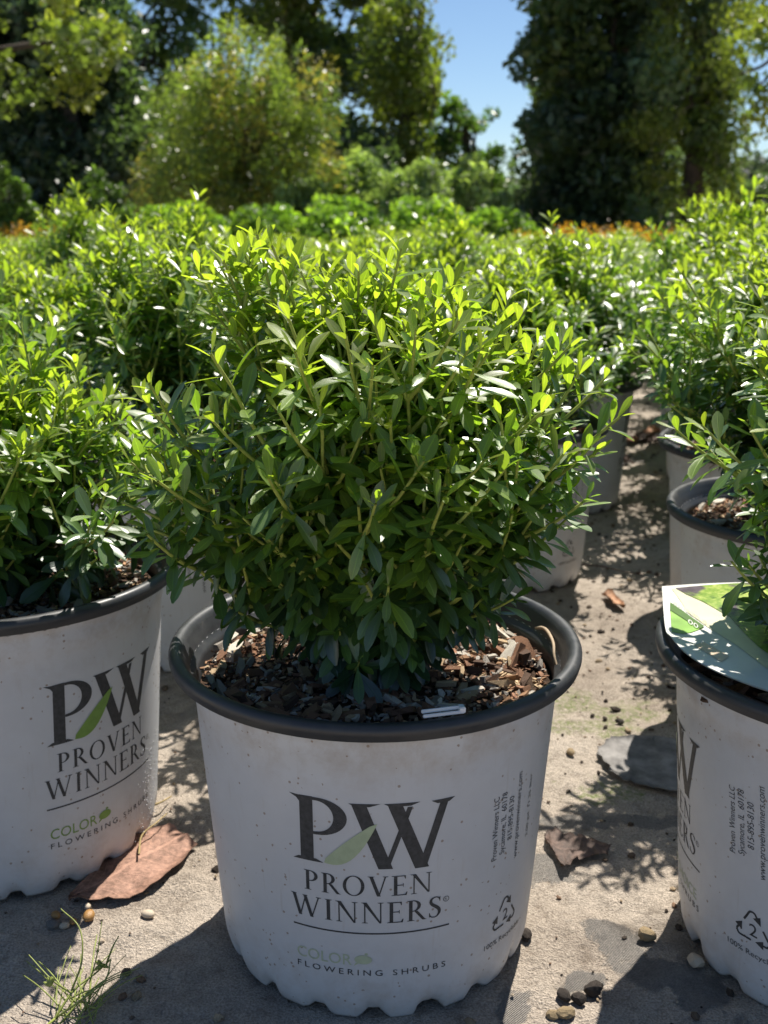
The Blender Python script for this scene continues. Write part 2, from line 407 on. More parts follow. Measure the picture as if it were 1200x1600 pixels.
def glyph(ch):
    g = []; w = .6
    if ch in 'PR':
        yb = .455; ry = (1 - yb) / 2; cy = (1 + yb) / 2
        g += [rect(.10, 0, .10 + T, 1), serif(.10 + T / 2, 0, .33), [(0, 1), (.1, 1), (.1, .955), (.05, .968)]]
        rx = .33 if ch == 'P' else .30
        g += strip(arc(.26, cy, rx, ry, 90, -90), arc(.26, cy, rx - T, ry - .042, 90, -90))
        g += [rect(.10 + T, 1 - .042, .26, 1), rect(.10 + T, yb, .26, yb + .042)]
        w = .62
        if ch == 'R':
            g += [[(.30, .47), (.44, .47), (.72, .05), (.60, .03)], [(.60, .03), (.72, .05), (.80, 0), (.64, 0)]]; w = .76
    elif ch == 'O':
        g += strip(arc(.43, .5, .42, .515, 0, 360, 32), arc(.43, .5, .29, .475, 0, 360, 32)); w = .86
    elif ch == 'V':
        g += [bar(.14, 1, .44, -.01, T * 1.05), bar(.70, 1, .44, -.01, TH * 1.1), serif(.14, 1, .30, False), serif(.70, 1, .24, False)]; w = .82
    elif ch == 'E':
        g += [rect(.10, 0, .10 + T, 1), serif(.12, 0, .26), serif(.12, 1, .26, False)]
        g += [rect(.2, 1 - .042, .56, 1), rect(.2, .50, .47, .542), rect(.2, 0, .60, .042)]
        g += [[(.53, .84), (.56, .84), (.56, 1), (.50, .96)], [(.46, .43), (.48, .43), (.48, .61), (.455, .61)], [(.60, .17), (.63, .17), (.60, 0), (.53, .04)]]; w = .64
    elif ch == 'N':
        g += [rect(.12, 0, .12 + TH, 1), rect(.72, 0, .72 + TH, 1), [(.06, 1), (.22, 1), (.77, 0), (.70, -.01)], serif(.145, 0, .26), serif(.745, 1, .26, False), serif(.10, 1, .2, False)]; w = .88
    elif ch == 'W':
        g += [bar(.12, 1, .38, -.01, T), bar(.62, 1, .38, -.01, TH), bar(.58, 1, .86, -.01, T), bar(1.14, 1, .86, -.01, TH), serif(.12, 1, .28, False), serif(.58, 1, .24, False), serif(1.14, 1, .24, False)]; w = 1.26
    elif ch == 'I':
        g += [rect(.10, 0, .10 + T, 1), serif(.10 + T / 2, 0, .32), serif(.10 + T / 2, 1, .32, False)]; w = .34
    elif ch == 'S':
        pw = [(.46, .80, .03), (.41, .93, .05), (.28, .985, .05), (.13, .91, .09), (.095, .76, .12), (.17, .63, .14), (.30, .52, .15), (.42, .38, .14), (.435, .2, .11), (.34, .05, .06), (.21, .015, .05), (.09, .07, .05), (.045, .21, .03)]
        g += ribbon(pw); g += [[(.44, .76), (.475, .76), (.475, 1.0), (.44, .95)], [(.03, 0), (.06, .06), (.06, .25), (.03, .25)]]; w = .52
    return g, w
def word(txt, x0, x1, y0, y1, gap=.10):
    polys = []; x = 0
    for ch in txt:
        g, w = glyph(ch); polys += [[(px + x, py) for px, py in p] for p in g]; x += w + gap
    W_ = x - gap; sx = (x1 - x0) / W_; sy = y1 - y0
    return [[(x0 + px * sx, y0 + py * sy) for px, py in p] for p in polys]
def wrap(name, polys, mat, z0off=.00018, step=4.0):
    """polys in mm -> mesh on the conical pot wall"""
    bm = bmesh.new()
    for i, p in enumerate(polys):
        vs_ = [bm.verts.new((x, (i % 12) * .012, y)) for x, y in p]
        try: bm.faces.new(vs_)
        except ValueError: pass
    xs = [v.co.x for v in bm.verts]
    k = math.ceil(min(xs) / step) * step
    while k < max(xs):
        bmesh.ops.bisect_plane(bm, geom=bm.verts[:] + bm.edges[:] + bm.faces[:], plane_co=(k, 0, 0), plane_no=(1, 0, 0)); k += step
    for v in bm.verts:
        x, off, z = v.co.x / 1000, v.co.y / 1000, v.co.z / 1000
        r = pot_r(z); th = x / r; r += z0off + off
        v.co = (r * math.sin(th), -r * math.cos(th), z)
    bmesh.ops.recalc_face_normals(bm, faces=bm.faces[:])
    for f_ in bm.faces:
        c = f_.calc_center_median()
        if f_.normal.x * c.x + f_.normal.y * c.y < 0: f_.normal_flip()
    me = bpy.data.meshes.new(name); bm.to_mesh(me); bm.free(); me.materials.append(mat)
    return me
def text_polys(items):
    """items: list of (string, x0, y0, length or None, height, vertical, extra spacing); polygons of Blender's built-in letterforms in mm"""
    tmp = []
    for s, *_r in items:
        cu = bpy.data.curves.new('tmp', 'FONT'); cu.body = s; cu.size = 1.; cu.resolution_u = 3
        cu.space_character = _r[5] if len(_r) > 5 else 1.
        o = bpy.data.objects.new('tmp', cu); COL.objects.link(o); tmp.append(o)
    bpy.context.view_layer.update(); dg = bpy.context.evaluated_depsgraph_get()
    out = []
    for (s, x0, y0, length, height, vert, *_), o in zip(items, tmp):
        me = o.evaluated_get(dg).to_mesh()
        co = np.array([v.co[:2] for v in me.vertices]); pol = [list(p.vertices) for p in me.polygons]
        o.evaluated_get(dg).to_mesh_clear()
        sy = height / .70; w = co[:, 0].max() - co[:, 0].min(); sx = (length / w) if length else sy
        co = (co - [co[:, 0].min(), 0]) * [sx, sy]
        if vert: co = np.stack([-co[:, 1], co[:, 0]], 1)
        co = co + [x0, y0]
        out.append([[tuple(co[i]) for i in p] for p in pol])
    for o in tmp:
        cu = o.data; bpy.data.objects.remove(o); bpy.data.curves.remove(cu)
    return out
TX = text_polys([
    ('Proven Winners LLC', 88.5, 110, 49, 5.0, True), ('Sycamore, IL  60178', 96, 112, 48, 5.0, True), ('815-895-8130', 103.5, 120, 34, 5.0, True),
    ('www.provenwinners.com', 111.5, 101, 68, 5.0, True), ('3.00 gal. 11.35 liter', 125.5, 111, 50, 3.2, True),
    ('100% Recyclable', 81, 38, 42, 4.2, False), ('2', 99, 54, None, 9.5, False),
    ('COLOR', -52, 47.5, 38, 8.5, False), ('CHOICE', 4, 47.5, 42, 8.5, False), ('FLOWERING SHRUBS', -52, 39.5, 101, 4.6, False, 1.5), ('R', 47.5, 93.2, None, 1.9, False)])
def ring(cx, cy, r0, r1, n=20): return strip(arc(cx, cy, r1, r1, 0, 360, n), arc(cx, cy, r0, r0, 0, 360, n))
def recyc():
    P = []
    c = np.array([101.5, 59.]); 
    for k in range(3):
        a = math.radians(90 + 120 * k); R_ = 16.5
        v0 = c + R_ * np.array([math.cos(a), math.sin(a)])
        vp = c + R_ * np.array([math.cos(a - 2 * math.pi / 3), math.sin(a - 2 * math.pi / 3)])
        vn = c + R_ * np.array([math.cos(a + 2 * math.pi / 3), math.sin(a + 2 * math.pi / 3)])
        dp = unit(vp - v0); dn = unit(vn - v0)
        pts = [v0 + dn * 13, v0 + dn * 8, v0 + dn * 4, v0 + (dn + dp) * 1.6, v0 + dp * 4, v0 + dp * 7]
        P += ribbon([(q[0], q[1], 1.5) for q in pts], 4)
        e = v0 + dp * 6.5; nrm = np.array([-dp[1], dp[0]])
        P.append([tuple(e + nrm * 3.2), tuple(e + dp * 6.0), tuple(e - nrm * 3.2)])
    return P
# big initials: P with a wide bowl, W in two crossed strokes
BIG_P = [rect(-47, 127, -38, 172), [(-54, 173), (-47, 172.6), (-47, 168), (-49, 170.5)], [(-52.5, 125), (-31.5, 125), (-36.5, 127.4), (-48.5, 127.4)],
         [(-47, 172), (-38, 172), (-38, 173), (-47, 172.8)]] + strip(arc(-35.5, 159.2, 19.5, 13.6, 90, -90, 18), arc(-36.2, 159.2, 11.6, 11.4, 90, -90, 18)) + \
        [rect(-38, 170.6, -35.5, 172.8), rect(-38, 145.6, -35.5, 147.7)]
def cut_W():
    P = [bar(-8.5, 170, 8.2, 123, 9.2), bar(23.5, 168, 8.4, 123, 3.4), bar(14.0, 170, 31.5, 122, 9.2), bar(45.5, 168, 31.6, 122, 5.4)]
    P += [[(-15, 171), (5, 171), (-2, 168.8), (-11, 168.8)], [(7, 171), (30, 171), (24, 168.8), (11, 168.8)], [(37, 170.4), (53, 170.8), (49, 168), (41, 168)]]
    return P
EMBLEM = []
_a = [(-31 + 34 * t + 0 * t, 125.5 + 2.2 * math.sin(t * 3.1) * -1.2 + 31.5 * t ** 2.3) for t in np.linspace(0, 1, 13)]
_b = [(-31 + 34 * t - 2, 125.5 + 31.5 * t ** .95 + 1.6 * math.sin(t * 3.14)) for t in np.linspace(0, 1, 13)]
_b[0] = _a[0]; _b[-1] = _a[-1]
EMBLEM = [[_a[i], _a[i + 1], _b[i + 1], _b[i]] if 0 < i < 11 else ([_a[0], _a[1], _b[1]] if i == 0 else [_a[11], _a[12], _b[11]]) for i in range(12)]
SPRIG = [arc(-6.5, 52.3, 5.8, 3.6, 0, 360, 16)[:-1], [(-11.5, 49.5), (-7.5, 50.5), (-12.8, 47)], arc(-4.5, 56.8, 1.2, 1.0, 0, 360, 8)[:-1]]
PRINT = {
    'initial_letters': wrap('initial_letters', BIG_P + cut_W(), M['ink']),
    'leaf_emblem_faded': wrap('leaf_emblem', EMBLEM, M['green_fade'], .0004),
    'leaf_emblem': wrap('leaf_emblem', EMBLEM, M['green_print'], .0004),
    'name_lettering': wrap('name_lettering', word('PROVEN', -45.5, 38.5, 102.5, 117.5) + word('WINNERS', -55, 45, 81.5, 97.5) + ring(48.4, 94.1, 1.75, 2.15) + TX[10], M['ink']),
    'underline': wrap('underline', [rect(-54, 72.6, 51, 73.8)], M['ink']),
    'colour_lettering_faded': wrap('colour_lettering', TX[7] + SPRIG, M['green_pale']),
    'colour_lettering': wrap('colour_lettering', TX[7] + SPRIG, M['green_print']),
    'choice_lettering': wrap('choice_lettering', TX[8], M['green_pale']),
    'type_lettering': wrap('type_lettering', TX[9], M['ink']),
    'address_lettering': wrap('address_lettering', sum(TX[0:4], []), M['ink']),
    'volume_lettering': wrap('volume_lettering', TX[4], M['ink_old']),
    'recycling_symbol': wrap('recycling_symbol', recyc() + TX[6] + TX[5], M['ink']),
}
# ------------------------------------------------------------------ nursery pot
def pot_body_mesh():
    NF = 18; n = NF * 10
    a = np.arange(n) * 2 * math.pi / n
    ph = (a * NF / (2 * math.pi)) % 1.0
    rs = np.random.default_rng(4); depth = np.repeat(rs.uniform(.55, 1.15, NF), 10); width = np.repeat(rs.uniform(.16, .26, NF), 10)
    notch = (sstep(0, .16, width - np.abs(ph - .5) + .05)) * depth
    zs = np.array([0, .0025, .006, .010, .015, .020, .028, .045, .07, .10, .13, .16, .185, .1985, .2005, .2100, .2165])
    rows = []
    for z in zs:
        e = .0055 * notch
        zz = z + e * np.clip(1 - z / .02, 0, 1)
        r = pot_r(z) - .0045 * np.clip(1 - z / .02, 0, 1) ** 2 - .0035 * notch * np.clip(1 - z / .03, 0, 1)
        if z > .2: r = r + .0011
        rows.append(np.stack([r * np.cos(a), r * np.sin(a), zz], -1))
    for r, z in ((.1345, .2188), (.1400, .2204), (.1428, .2214)):
        rows.append(np.stack([r * np.cos(a), r * np.sin(a), 0 * a + z], -1))
    inn = [np.stack([(.098) * np.cos(a), (.098) * np.sin(a), 0 * a + .010], -1), np.stack([.001 * np.cos(a), .001 * np.sin(a), 0 * a + .010], -1)]
    rows = inn[::-1] + rows
    return npmesh('pot_body', np.concatenate(rows), grid_faces(len(rows), n, True), M['pot'])
POT_BODY = pot_body_mesh()
POT_RIM = npmesh('pot_rim', *lathe([(.1395, .2212), (.1434, .2212), (.1443, .2219), (.1443, .2246), (.1453, .2256), (.1453, .2283), (.1440, .2310), (.1414, .2322), (.1385, .2318), (.1364, .2300), (.1350, .2268)], 120), M['rim'])
POT_IN = npmesh('pot_inner_wall', *lathe([(.1351, .2270), (.1334, .2230), (.1314, .2185), (.1306, .2150), (.1272, .2132), (.1262, .2090), (.1245, .1900), (.122, .165)], 96), M['rim'])
def make_pot(x, y, rot, label, group=None, prints=(), cat='plant pot', tilt=(0, 0)):
    o = empty('nursery_pot', (x, y, -.0015), math.radians(rot)); o.rotation_euler.x = tilt[0]; o.rotation_euler.y = tilt[1]
    tag(o, label, cat, group)
    b = add('body', POT_BODY, o); add('rim', POT_RIM, o); add('inner_wall', POT_IN, o)
    for p in prints:
        add(p.replace('_faded', ''), PRINT[p], b)
    return o
ALLP = ('initial_letters', 'name_lettering', 'underline', 'type_lettering', 'address_lettering', 'volume_lettering', 'recycling_symbol')

# ------------------------------------------------------------------ bark mulch
SOIL_Z = .2015
CHIP_COLS = [((.26, .14, .085), .33), ((.12, .074, .052), .15), ((.33, .30, .265), .17), ((.50, .37, .23), .14), ((.58, .53, .45), .11), ((.36, .21, .12), .10)]
def chip_verts(rs):
    V = np.array([[x, y, z] for y in (-.5, rs.uniform(-.15, .15), .5) for x in (-.5, .5) for z in (-.5, .5)], float)
    V += rs.uniform(-.14, .14, V.shape)
    V[:4, 0] *= rs.uniform(.35, 1); V[8:, 0] *= rs.uniform(.35, 1); V[8:, 2] *= rs.uniform(.4, 1)
    V[:, 2] += rs.uniform(-.5, .5) * V[:, 1] ** 2
    return V
CHIP_F = np.array([[0, 1, 3, 2], [8, 10, 11, 9], [0, 2, 6, 4], [4, 6, 10, 8], [1, 5, 7, 3], [5, 9, 11, 7], [0, 4, 5, 1], [4, 8, 9, 5], [2, 3, 7, 6], [6, 7, 11, 10]])
def rotmat(yaw, pitch, roll):
    return np.array(Matrix.Rotation(yaw, 3, 'Z') @ Matrix.Rotation(pitch, 3, 'X') @ Matrix.Rotation(roll, 3, 'Y'))
def pick_col(rs):
    c = CHIP_COLS[rs.choice(len(CHIP_COLS), p=[w for _, w in CHIP_COLS])][0]
    return (*(np.array(c) * rs.uniform(.75, 1.25)), 1)
def bed_mesh(seed):
    n, k = 72, 16; a = np.arange(n) * 2 * math.pi / n; r = np.linspace(.0005, .1245, k)
    x = r[:, None] * np.cos(a); y = r[:, None] * np.sin(a)
    z = .006 * (fbm(x * 60 + seed, y * 60 + 9 * seed, 3) - .5) + .004 * (1 - (r[:, None] / .125) ** 2)
    return npmesh('mulch_bed', np.stack([x, y, z], -1).reshape(-1, 3), grid_faces(k, n, True), M['soil'])
def chip_cloud(seed, n, lmin, lmax, zmax=.006):
    rs = np.random.default_rng(seed); A = Acc()
    for i in range(n):
        L = lmin * (lmax / lmin) ** rs.random(); w = L * rs.uniform(.2, .7); t = L * rs.uniform(.12, .35)
        r = .122 * math.sqrt(rs.random()); a = rs.uniform(0, 6.283)
        V = (chip_verts(rs) * [w, L, t]) @ rotmat(rs.uniform(0, 6.28), rs.normal(0, .3), rs.normal(0, .3)).T
        A.add(V + [r * math.cos(a), r * math.sin(a), .003 + rs.uniform(0, zmax)], CHIP_F, pick_col(rs))
    return A.mesh('mulch_chips', M['chip'], False)
BEDS = [bed_mesh(s) for s in (1, 2)]
CLOUDS = [chip_cloud(s, 520, .006, .022) for s in (31, 32)]
FINE = chip_cloud(33, 2600, .0025, .008, .006)
rs = np.random.default_rng(77)
CHIPS = []
for i in range(40):
    V = chip_verts(rs) * [rs.uniform(.22, .46), 1, rs.uniform(.16, .36)]
    CHIPS.append(npmesh('chip', V, CHIP_F, M['chip'], col=np.tile(pick_col(rs), (12, 1)), smooth=False))
def make_mulch(x, y, label, singles=0, v=0, group=None):
    o = empty('bark_mulch', (x, y, SOIL_Z), v * 1.3); tag(o, label, 'mulch', group)
    add('soil_bed', BEDS[v % 2], o)
    if singles:
        add('fine_chips', FINE, o, kind='stuff'); rs = np.random.default_rng(500 + v)
        for i in range(singles):
            c = add('chip', CHIPS[rs.integers(len(CHIPS))], o)
            r = .119 * math.sqrt(rs.random()); a = rs.uniform(0, 6.283)
            s = rs.uniform(.008, .018) if rs.random() < .85 else rs.uniform(.018, .026)
            c.location = (r * math.cos(a), r * math.sin(a), .0045 + rs.uniform(0, .0055)); c.scale = (s, s, s)
            if r > .105: c.rotation_euler = (rs.normal(0, .2), rs.normal(0, .3), a)
            else: c.rotation_euler = (rs.normal(0, .3), rs.normal(0, .35), rs.uniform(0, 6.28))
    else:
        add('chips', CLOUDS[v % 2], o, kind='stuff')
    return o

# ------------------------------------------------------------------ leaves and shrubs
def leaf_template(ts, ws, fold=.20, curl=.16, wav=0.):
    ts = np.array(ts); ws = np.array(ws); V = []; uv = []
    for t, w in zip(ts, ws):
        zc = -curl * t * t
        for s in (-1, 0, 1):
            V.append([s * w, t, zc + abs(s) * w * fold + wav * s * math.sin(t * 7)]); uv.append([.5 + .5 * s, t])
    return np.array(V), grid_faces(len(ts), 3), np.array(uv)
LT_HI = [leaf_template((0, .10, .30, .50, .68, .86, 1.0), (.013, .024, .092, .148, .172, .134, .030), f_, c_, w_) for f_, c_, w_ in ((.22, .10, .0), (.32, .24, .008), (.12, .02, -.008), (.26, -.10, .006))]
LT_LO = [leaf_template((0, .10, .36, .64, .86, 1.0), (.012, .022, .108, .168, .130, .022), f_, c_, 0) for f_, c_ in ((.25, .14), (.15, .0))]
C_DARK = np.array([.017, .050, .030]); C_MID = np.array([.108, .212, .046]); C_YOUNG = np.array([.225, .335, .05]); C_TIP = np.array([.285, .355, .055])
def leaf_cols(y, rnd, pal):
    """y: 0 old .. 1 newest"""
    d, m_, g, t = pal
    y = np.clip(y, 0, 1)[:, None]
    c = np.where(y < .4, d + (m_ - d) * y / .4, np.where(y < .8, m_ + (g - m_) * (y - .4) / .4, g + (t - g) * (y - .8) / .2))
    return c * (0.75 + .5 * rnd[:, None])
class Leaves:
    def __init__(s): s.p = []; s.d = []; s.n = []; s.L = []; s.y = []; s.w = []
    def put(s, p, d, n, L, y, w=1.): s.p.append(p); s.d.append(d); s.n.append(n); s.L.append(L); s.y.append(y); s.w.append(w)
    def arrays(s):
        s.p, s.d, s.n = map(np.array, (s.p, s.d, s.n)); s.L = np.array(s.L); s.y = np.array(s.y); s.w = np.array(s.w)
        s.d = unit(s.d); s.n = unit(s.n - (s.n * s.d).sum(1, keepdims=True) * s.d); s.x = np.cross(s.d, s.n)
        return s
def leaves_mesh(lv, sel, temps, rs, pal, mat, name='foliage'):
    Vs, Fs, U, C = [], [], [], []; n0 = 0
    idx = np.where(sel)[0]; kind = rs.integers(0, len(temps), len(idx))
    for k, (tv, tf, tu) in enumerate(temps):
        ii = idx[kind == k]
        if not len(ii): continue
        L = lv.L[ii][:, None, None]; w = lv.w[ii][:, None, None]
        V = lv.p[ii][:, None] + L * (w * tv[None, :, 0:1] * lv.x[ii][:, None] + tv[None, :, 1:2] * lv.d[ii][:, None] + tv[None, :, 2:3] * lv.n[ii][:, None])
        m = len(tv); Vs.append(V.reshape(-1, 3)); Fs.append((tf[None] + (np.arange(len(ii)) * m)[:, None, None] + n0).reshape(-1, 4))
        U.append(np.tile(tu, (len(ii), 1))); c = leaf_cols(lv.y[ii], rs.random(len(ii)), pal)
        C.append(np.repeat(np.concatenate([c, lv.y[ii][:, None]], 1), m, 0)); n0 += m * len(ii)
    return npmesh(name, np.concatenate(Vs), np.concatenate(Fs), mat, np.concatenate(U), np.concatenate(C))
UP = np.array([0, 0, 1.])
def shoot_leaves(lv, rs, pts, s0, spacing, Lmat, ytop, phase, sun_h, tipn=5):
    """leaves set spirally on a polyline from fraction s0 to its tip; ytop = how fresh the tip growth is"""
    seg = np.linalg.norm(np.diff(pts, axis=0), axis=1); cum = np.concatenate([[0], np.cumsum(seg)]); tot = cum[-1]
    n = max(3, int(tot * (1 - s0) / spacing)); k = 0
    tang = unit(np.gradient(pts, axis=0))
    for i in range(n + 1):
        back = i * spacing * (.55 + .45 * min(1, i / 6.)) * rs.uniform(.85, 1.15)
        s = tot - back
        if s < tot * s0: break
        q = np.array([np.interp(s, cum, pts[:, c]) for c in range(3)]); t = unit(np.array([np.interp(s, cum, tang[:, c]) for c in range(3)]))
        az = phase + i * 2.39996 + rs.normal(0, .2)
        a = unit(np.cross(t, [.3, .2, .93])); b = np.cross(t, a); rad = a * math.cos(az) + b * math.sin(az)
        age = min(1., i / 9.)
        phi = math.radians(30 + 48 * age ** .7 + rs.normal(0, 9))
        d = math.cos(phi) * t + math.sin(phi) * rad
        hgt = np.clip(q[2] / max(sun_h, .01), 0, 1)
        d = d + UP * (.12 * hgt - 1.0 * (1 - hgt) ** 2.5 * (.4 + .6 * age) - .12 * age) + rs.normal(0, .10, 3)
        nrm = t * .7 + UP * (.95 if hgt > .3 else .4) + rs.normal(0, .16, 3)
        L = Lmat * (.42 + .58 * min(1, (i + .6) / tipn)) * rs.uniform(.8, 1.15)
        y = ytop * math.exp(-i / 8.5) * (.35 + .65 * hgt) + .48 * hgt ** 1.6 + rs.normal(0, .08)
        lv.put(q, d, nrm, L, y, rs.uniform(.74, 1.0))
def gen_shrub(seed, n=46, H=.265, W=.185, extra=(), leaf=.0290, sides=(5, 7), space=.0054, fresh=.95, emin=6):
    rs = np.random.default_rng(seed); lv = Leaves(); stems = []; twigs = []
    tips = []
    for k in range(n):
        az = k * 2.39996 + rs.normal(0, .25); u = (k + .5) / n
        e = math.radians(emin + (90 - emin) * (1 - u) ** .85)
        W_ = W * rs.uniform(.78, 1.08); H_ = H * rs.uniform(.78, 1.06)
        tips.append((np.array([W_ * math.cos(e) * math.cos(az), W_ * math.cos(e) * math.sin(az), .028 + H_ * math.sin(e) * (.9 if e < .4 else 1)]), 0))
    tips += [(np.array(e), 1) for e in extra]
    for tip, ex in tips:
        hor = np.array([tip[0], tip[1], 0]); L = np.linalg.norm(tip)
        b0 = hor / max(L, .01) * .012 + rs.normal(0, .004, 3) * [1, 1, 0]; b0[2] = -.004
        elev = tip[2] / L
        c = b0 * .5 + (tip - b0) * .45 + UP * L * (.02 + .10 * elev) + rs.normal(0, .012, 3)
        if elev < .45: c = b0 + (tip - b0) * .55 + UP * L * .07
        s = np.linspace(0, 1, 12)[:, None]
        pts = (1 - s) ** 2 * b0 + 2 * s * (1 - s) * c + s * s * tip
        pts = pts + (UP * .018 * (1 - elev)) * (s ** 4) + rs.normal(0, .0012, pts.shape) * np.sin(s * 3.14)
        stems.append((pts, np.linspace(.0027 if elev > .5 else .0022, .0009, 12)))
        shoot_leaves(lv, rs, pts, rs.uniform(.12, .26), space, leaf * rs.uniform(.92, 1.1), fresh * rs.uniform(.7, 1.1), rs.uniform(0, 6.28), H)
        for q in range(rs.integers(sides[0], sides[1] + 1)):
            f_ = rs.uniform(.34, .9); i = int(f_ * 11); p0 = pts[i]; t = unit(pts[min(i + 1, 11)] - pts[i - 1])
            out = unit(rs.normal(0, 1, 3) + hor / max(L, .01) * .6); out = unit(out - (out @ t) * t)
            d = unit(t * .75 + out * .75 + UP * .35); ln = rs.uniform(.03, .07)
            ss = np.linspace(0, 1, 6)[:, None]; tp = p0 + d * ln * ss + UP * ln * .22 * ss ** 2
            twigs.append((tp, np.linspace(.0016, .0008, 6)))
            shoot_leaves(lv, rs, tp, .12, space * .82, leaf * rs.uniform(.8, 1.0), fresh * rs.uniform(.55, 1.05), rs.uniform(0, 6.28), H)
    return stems, twigs, lv.arrays()
def tubes_mesh(lst, mat, sides=5, name='twigs'):
    A = Acc()
    for p, r in lst: A.add(*tube(p, r, sides))
    return A.mesh(name, mat)
PAL = (C_DARK, C_MID, C_YOUNG, C_TIP)
LEAF_VARIANTS = {}
def leaf_variant(k, yq, rq):
    key = (k, yq, rq)
    if key not in LEAF_VARIANTS:
        tv, tf, tu = LT_HI[k]; y = np.array([yq / 7.]); c = leaf_cols(y, np.array([rq / 2.]), PAL)[0]
        LEAF_VARIANTS[key] = npmesh('leaf', tv, tf, M['leaf'], tu, np.tile([*c, y[0]], (len(tv), 1)))
    return LEAF_VARIANTS[key]
def near_shrub(x, y, seed, label, singles, group=None, extra_px=(), **kw):
    o = empty('potted_shrub', (x, y, SOIL_Z)); tag(o, label, 'shrub', group)
    ex = [at(u, v, f_) - [x, y, SOIL_Z] for u, v, f_ in extra_px]
    stems, twigs, lv = gen_shrub(seed, extra=ex, **kw); rs = np.random.default_rng(seed + 1)
    for p, r in stems:
        add('stem', npmesh('stem', *tube(p, r, 6), M['stem']), o)
    add('side_twigs', tubes_mesh(twigs, M['stem']), o, kind='stuff')
    # the leaves that show largest become objects of their own
    mid = lv.p + lv.d * lv.L[:, None] * .5 + [x, y, SOIL_Z]
    u, v, d = to_px(mid); view = unit(np.array([0, 0, CAM_H]) - mid)
    area = lv.L ** 2 / d ** 2 * (np.abs((lv.n * view).sum(1)) + .15)
    c2 = np.array([x, y, SOIL_Z + .1]); front = ((mid - c2) * unit(np.array([0, 0, CAM_H + .15]) - c2)).sum(1)
    score = area * np.exp(front / .05) * ((u > -20) & (u < 1220) & (v > 0) & (v < 1600))
    top = np.argsort(-score)[:singles]; sel = np.ones(len(mid), bool); sel[top] = False
    for i in top:
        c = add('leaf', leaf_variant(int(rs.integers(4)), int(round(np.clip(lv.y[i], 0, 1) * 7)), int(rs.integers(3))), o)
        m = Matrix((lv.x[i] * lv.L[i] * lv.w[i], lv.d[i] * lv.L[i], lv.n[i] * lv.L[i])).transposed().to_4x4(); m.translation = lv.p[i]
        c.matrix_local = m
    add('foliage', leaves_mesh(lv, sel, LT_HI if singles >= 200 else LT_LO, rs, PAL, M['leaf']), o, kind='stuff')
    return o

MAIN = (-.006, .725); LEFT = (-.319, .856); RIGHT = (.338, .704); RIGHT2 = (.441, 1.084); RIGHT3 = (.515, 1.425)
BACK0 = (.015, 1.17); BACK1 = (.184, 1.577); BACKL = (-.25, 1.30)
near_pots = [
    (MAIN, -.5, 'white plant pot with a black rim, full logo and faded green leaf emblem facing out', ALLP + ('leaf_emblem_faded', 'colour_lettering_faded')),
    (LEFT, 55, 'white plant pot with vivid green leaf emblem and water beads, beside the large dry leaf', ALLP + ('leaf_emblem', 'colour_lettering')),
    (RIGHT, -100, 'white plant pot with the printed plant tag lying on its rim', ALLP + ('leaf_emblem_faded', 'colour_lettering_faded', 'choice_lettering')),
    (RIGHT2, -170, 'plain-sided white pot next behind the one that carries the plant tag', ALLP),
    (RIGHT3, 150, 'white pot second behind the pot that carries the plant tag', ALLP),
    (BACK0, 190, 'white pot hidden right behind the pot with the full logo', ALLP),
    (BACK1, -6, 'white pot by the walkway with the end of its logo showing past the central shrub', ALLP + ('leaf_emblem_faded',)),
    (BACKL, -31, 'white pot with small address lettering standing behind the pot with the vivid leaf emblem', ALLP + ('leaf_emblem_faded', 'colour_lettering_faded', 'choice_lettering')),
]
for (xy, rot, lab, pr) in near_pots:
    p_ = make_pot(*xy, rot, lab, prints=pr)
    if xy == LEFT: p_.scale = (1.02, 1.02, 1.055)
make_mulch(*MAIN, 'coarse brown and grey bark mulch in the pot with the full logo', 300, 0)
make_mulch(*LEFT, 'shaded bark mulch in the pot with the vivid green emblem', 120, 1)
bpy.data.objects['bark_mulch.001'].location.z += .011
make_mulch(*RIGHT, 'bark mulch under the plant tag in its pot', 0, 2)
make_mulch(*RIGHT2, 'sunlit bark mulch in the pot behind the tagged one', 150, 3)
make_mulch(*RIGHT3, 'bark mulch in the second pot behind the tagged one', 0, 4)
make_mulch(*BACK0, 'bark mulch hidden behind the central shrub', 0, 5)
make_mulch(*BACK1, 'bark mulch in the walkway pot with the end of a logo showing', 0, 6)
make_mulch(*BACKL, 'bark mulch in the pot with small address lettering', 0, 7)
MAIN_TIPS = [(520, 450, .74), (610, 455, .74), (680, 465, .70), (740, 490, .70), (800, 520, .76), (860, 570, .76), (650, 520, .62), (760, 560, .64), (450, 500, .63), (540, 530, .61), (850, 650, .63), (330, 560, .63), (260, 760, .63), (880, 720, .64), (402, 368, .72), (425, 385, .70), (380, 395, .74), (345, 420, .74), (470, 425, .70), (312, 430, .72), (560, 452, .76), (640, 470, .72), (700, 480, .78), (770, 500, .74), (840, 545, .72), (905, 590, .70),
             (968, 662, .69), (930, 720, .68), (205, 735, .68), (190, 800, .66), (225, 690, .72), (250, 870, .66), (320, 820, .66), (810, 850, .66), (850, 800, .65), (270, 640, .70), (500, 640, .62), (610, 660, .61), (700, 740, .61), (430, 760, .615), (560, 800, .61), (640, 870, .63), (380, 820, .63), (740, 820, .63), (490, 880, .64), (590, 985, .675), (550, 990, .68), (630, 985, .68), (520, 960, .685), (660, 950, .685), (480, 910, .68), (600, 940, .65), (545, 930, .655), (690, 840, .65), (430, 830, .65)]
near_shrub(*MAIN, 101, 'bushy green shrub in the pot with the full logo, its leaves spilling over the mulch', 300, extra_px=MAIN_TIPS, n=40, H=.235, W=.165, emin=38)
near_shrub(*LEFT, 202, 'green shrub rooted in the pot with the vivid green emblem', 200, n=56, H=.165, W=.18, emin=20)
bpy.data.objects['potted_shrub.001'].location.z += .011
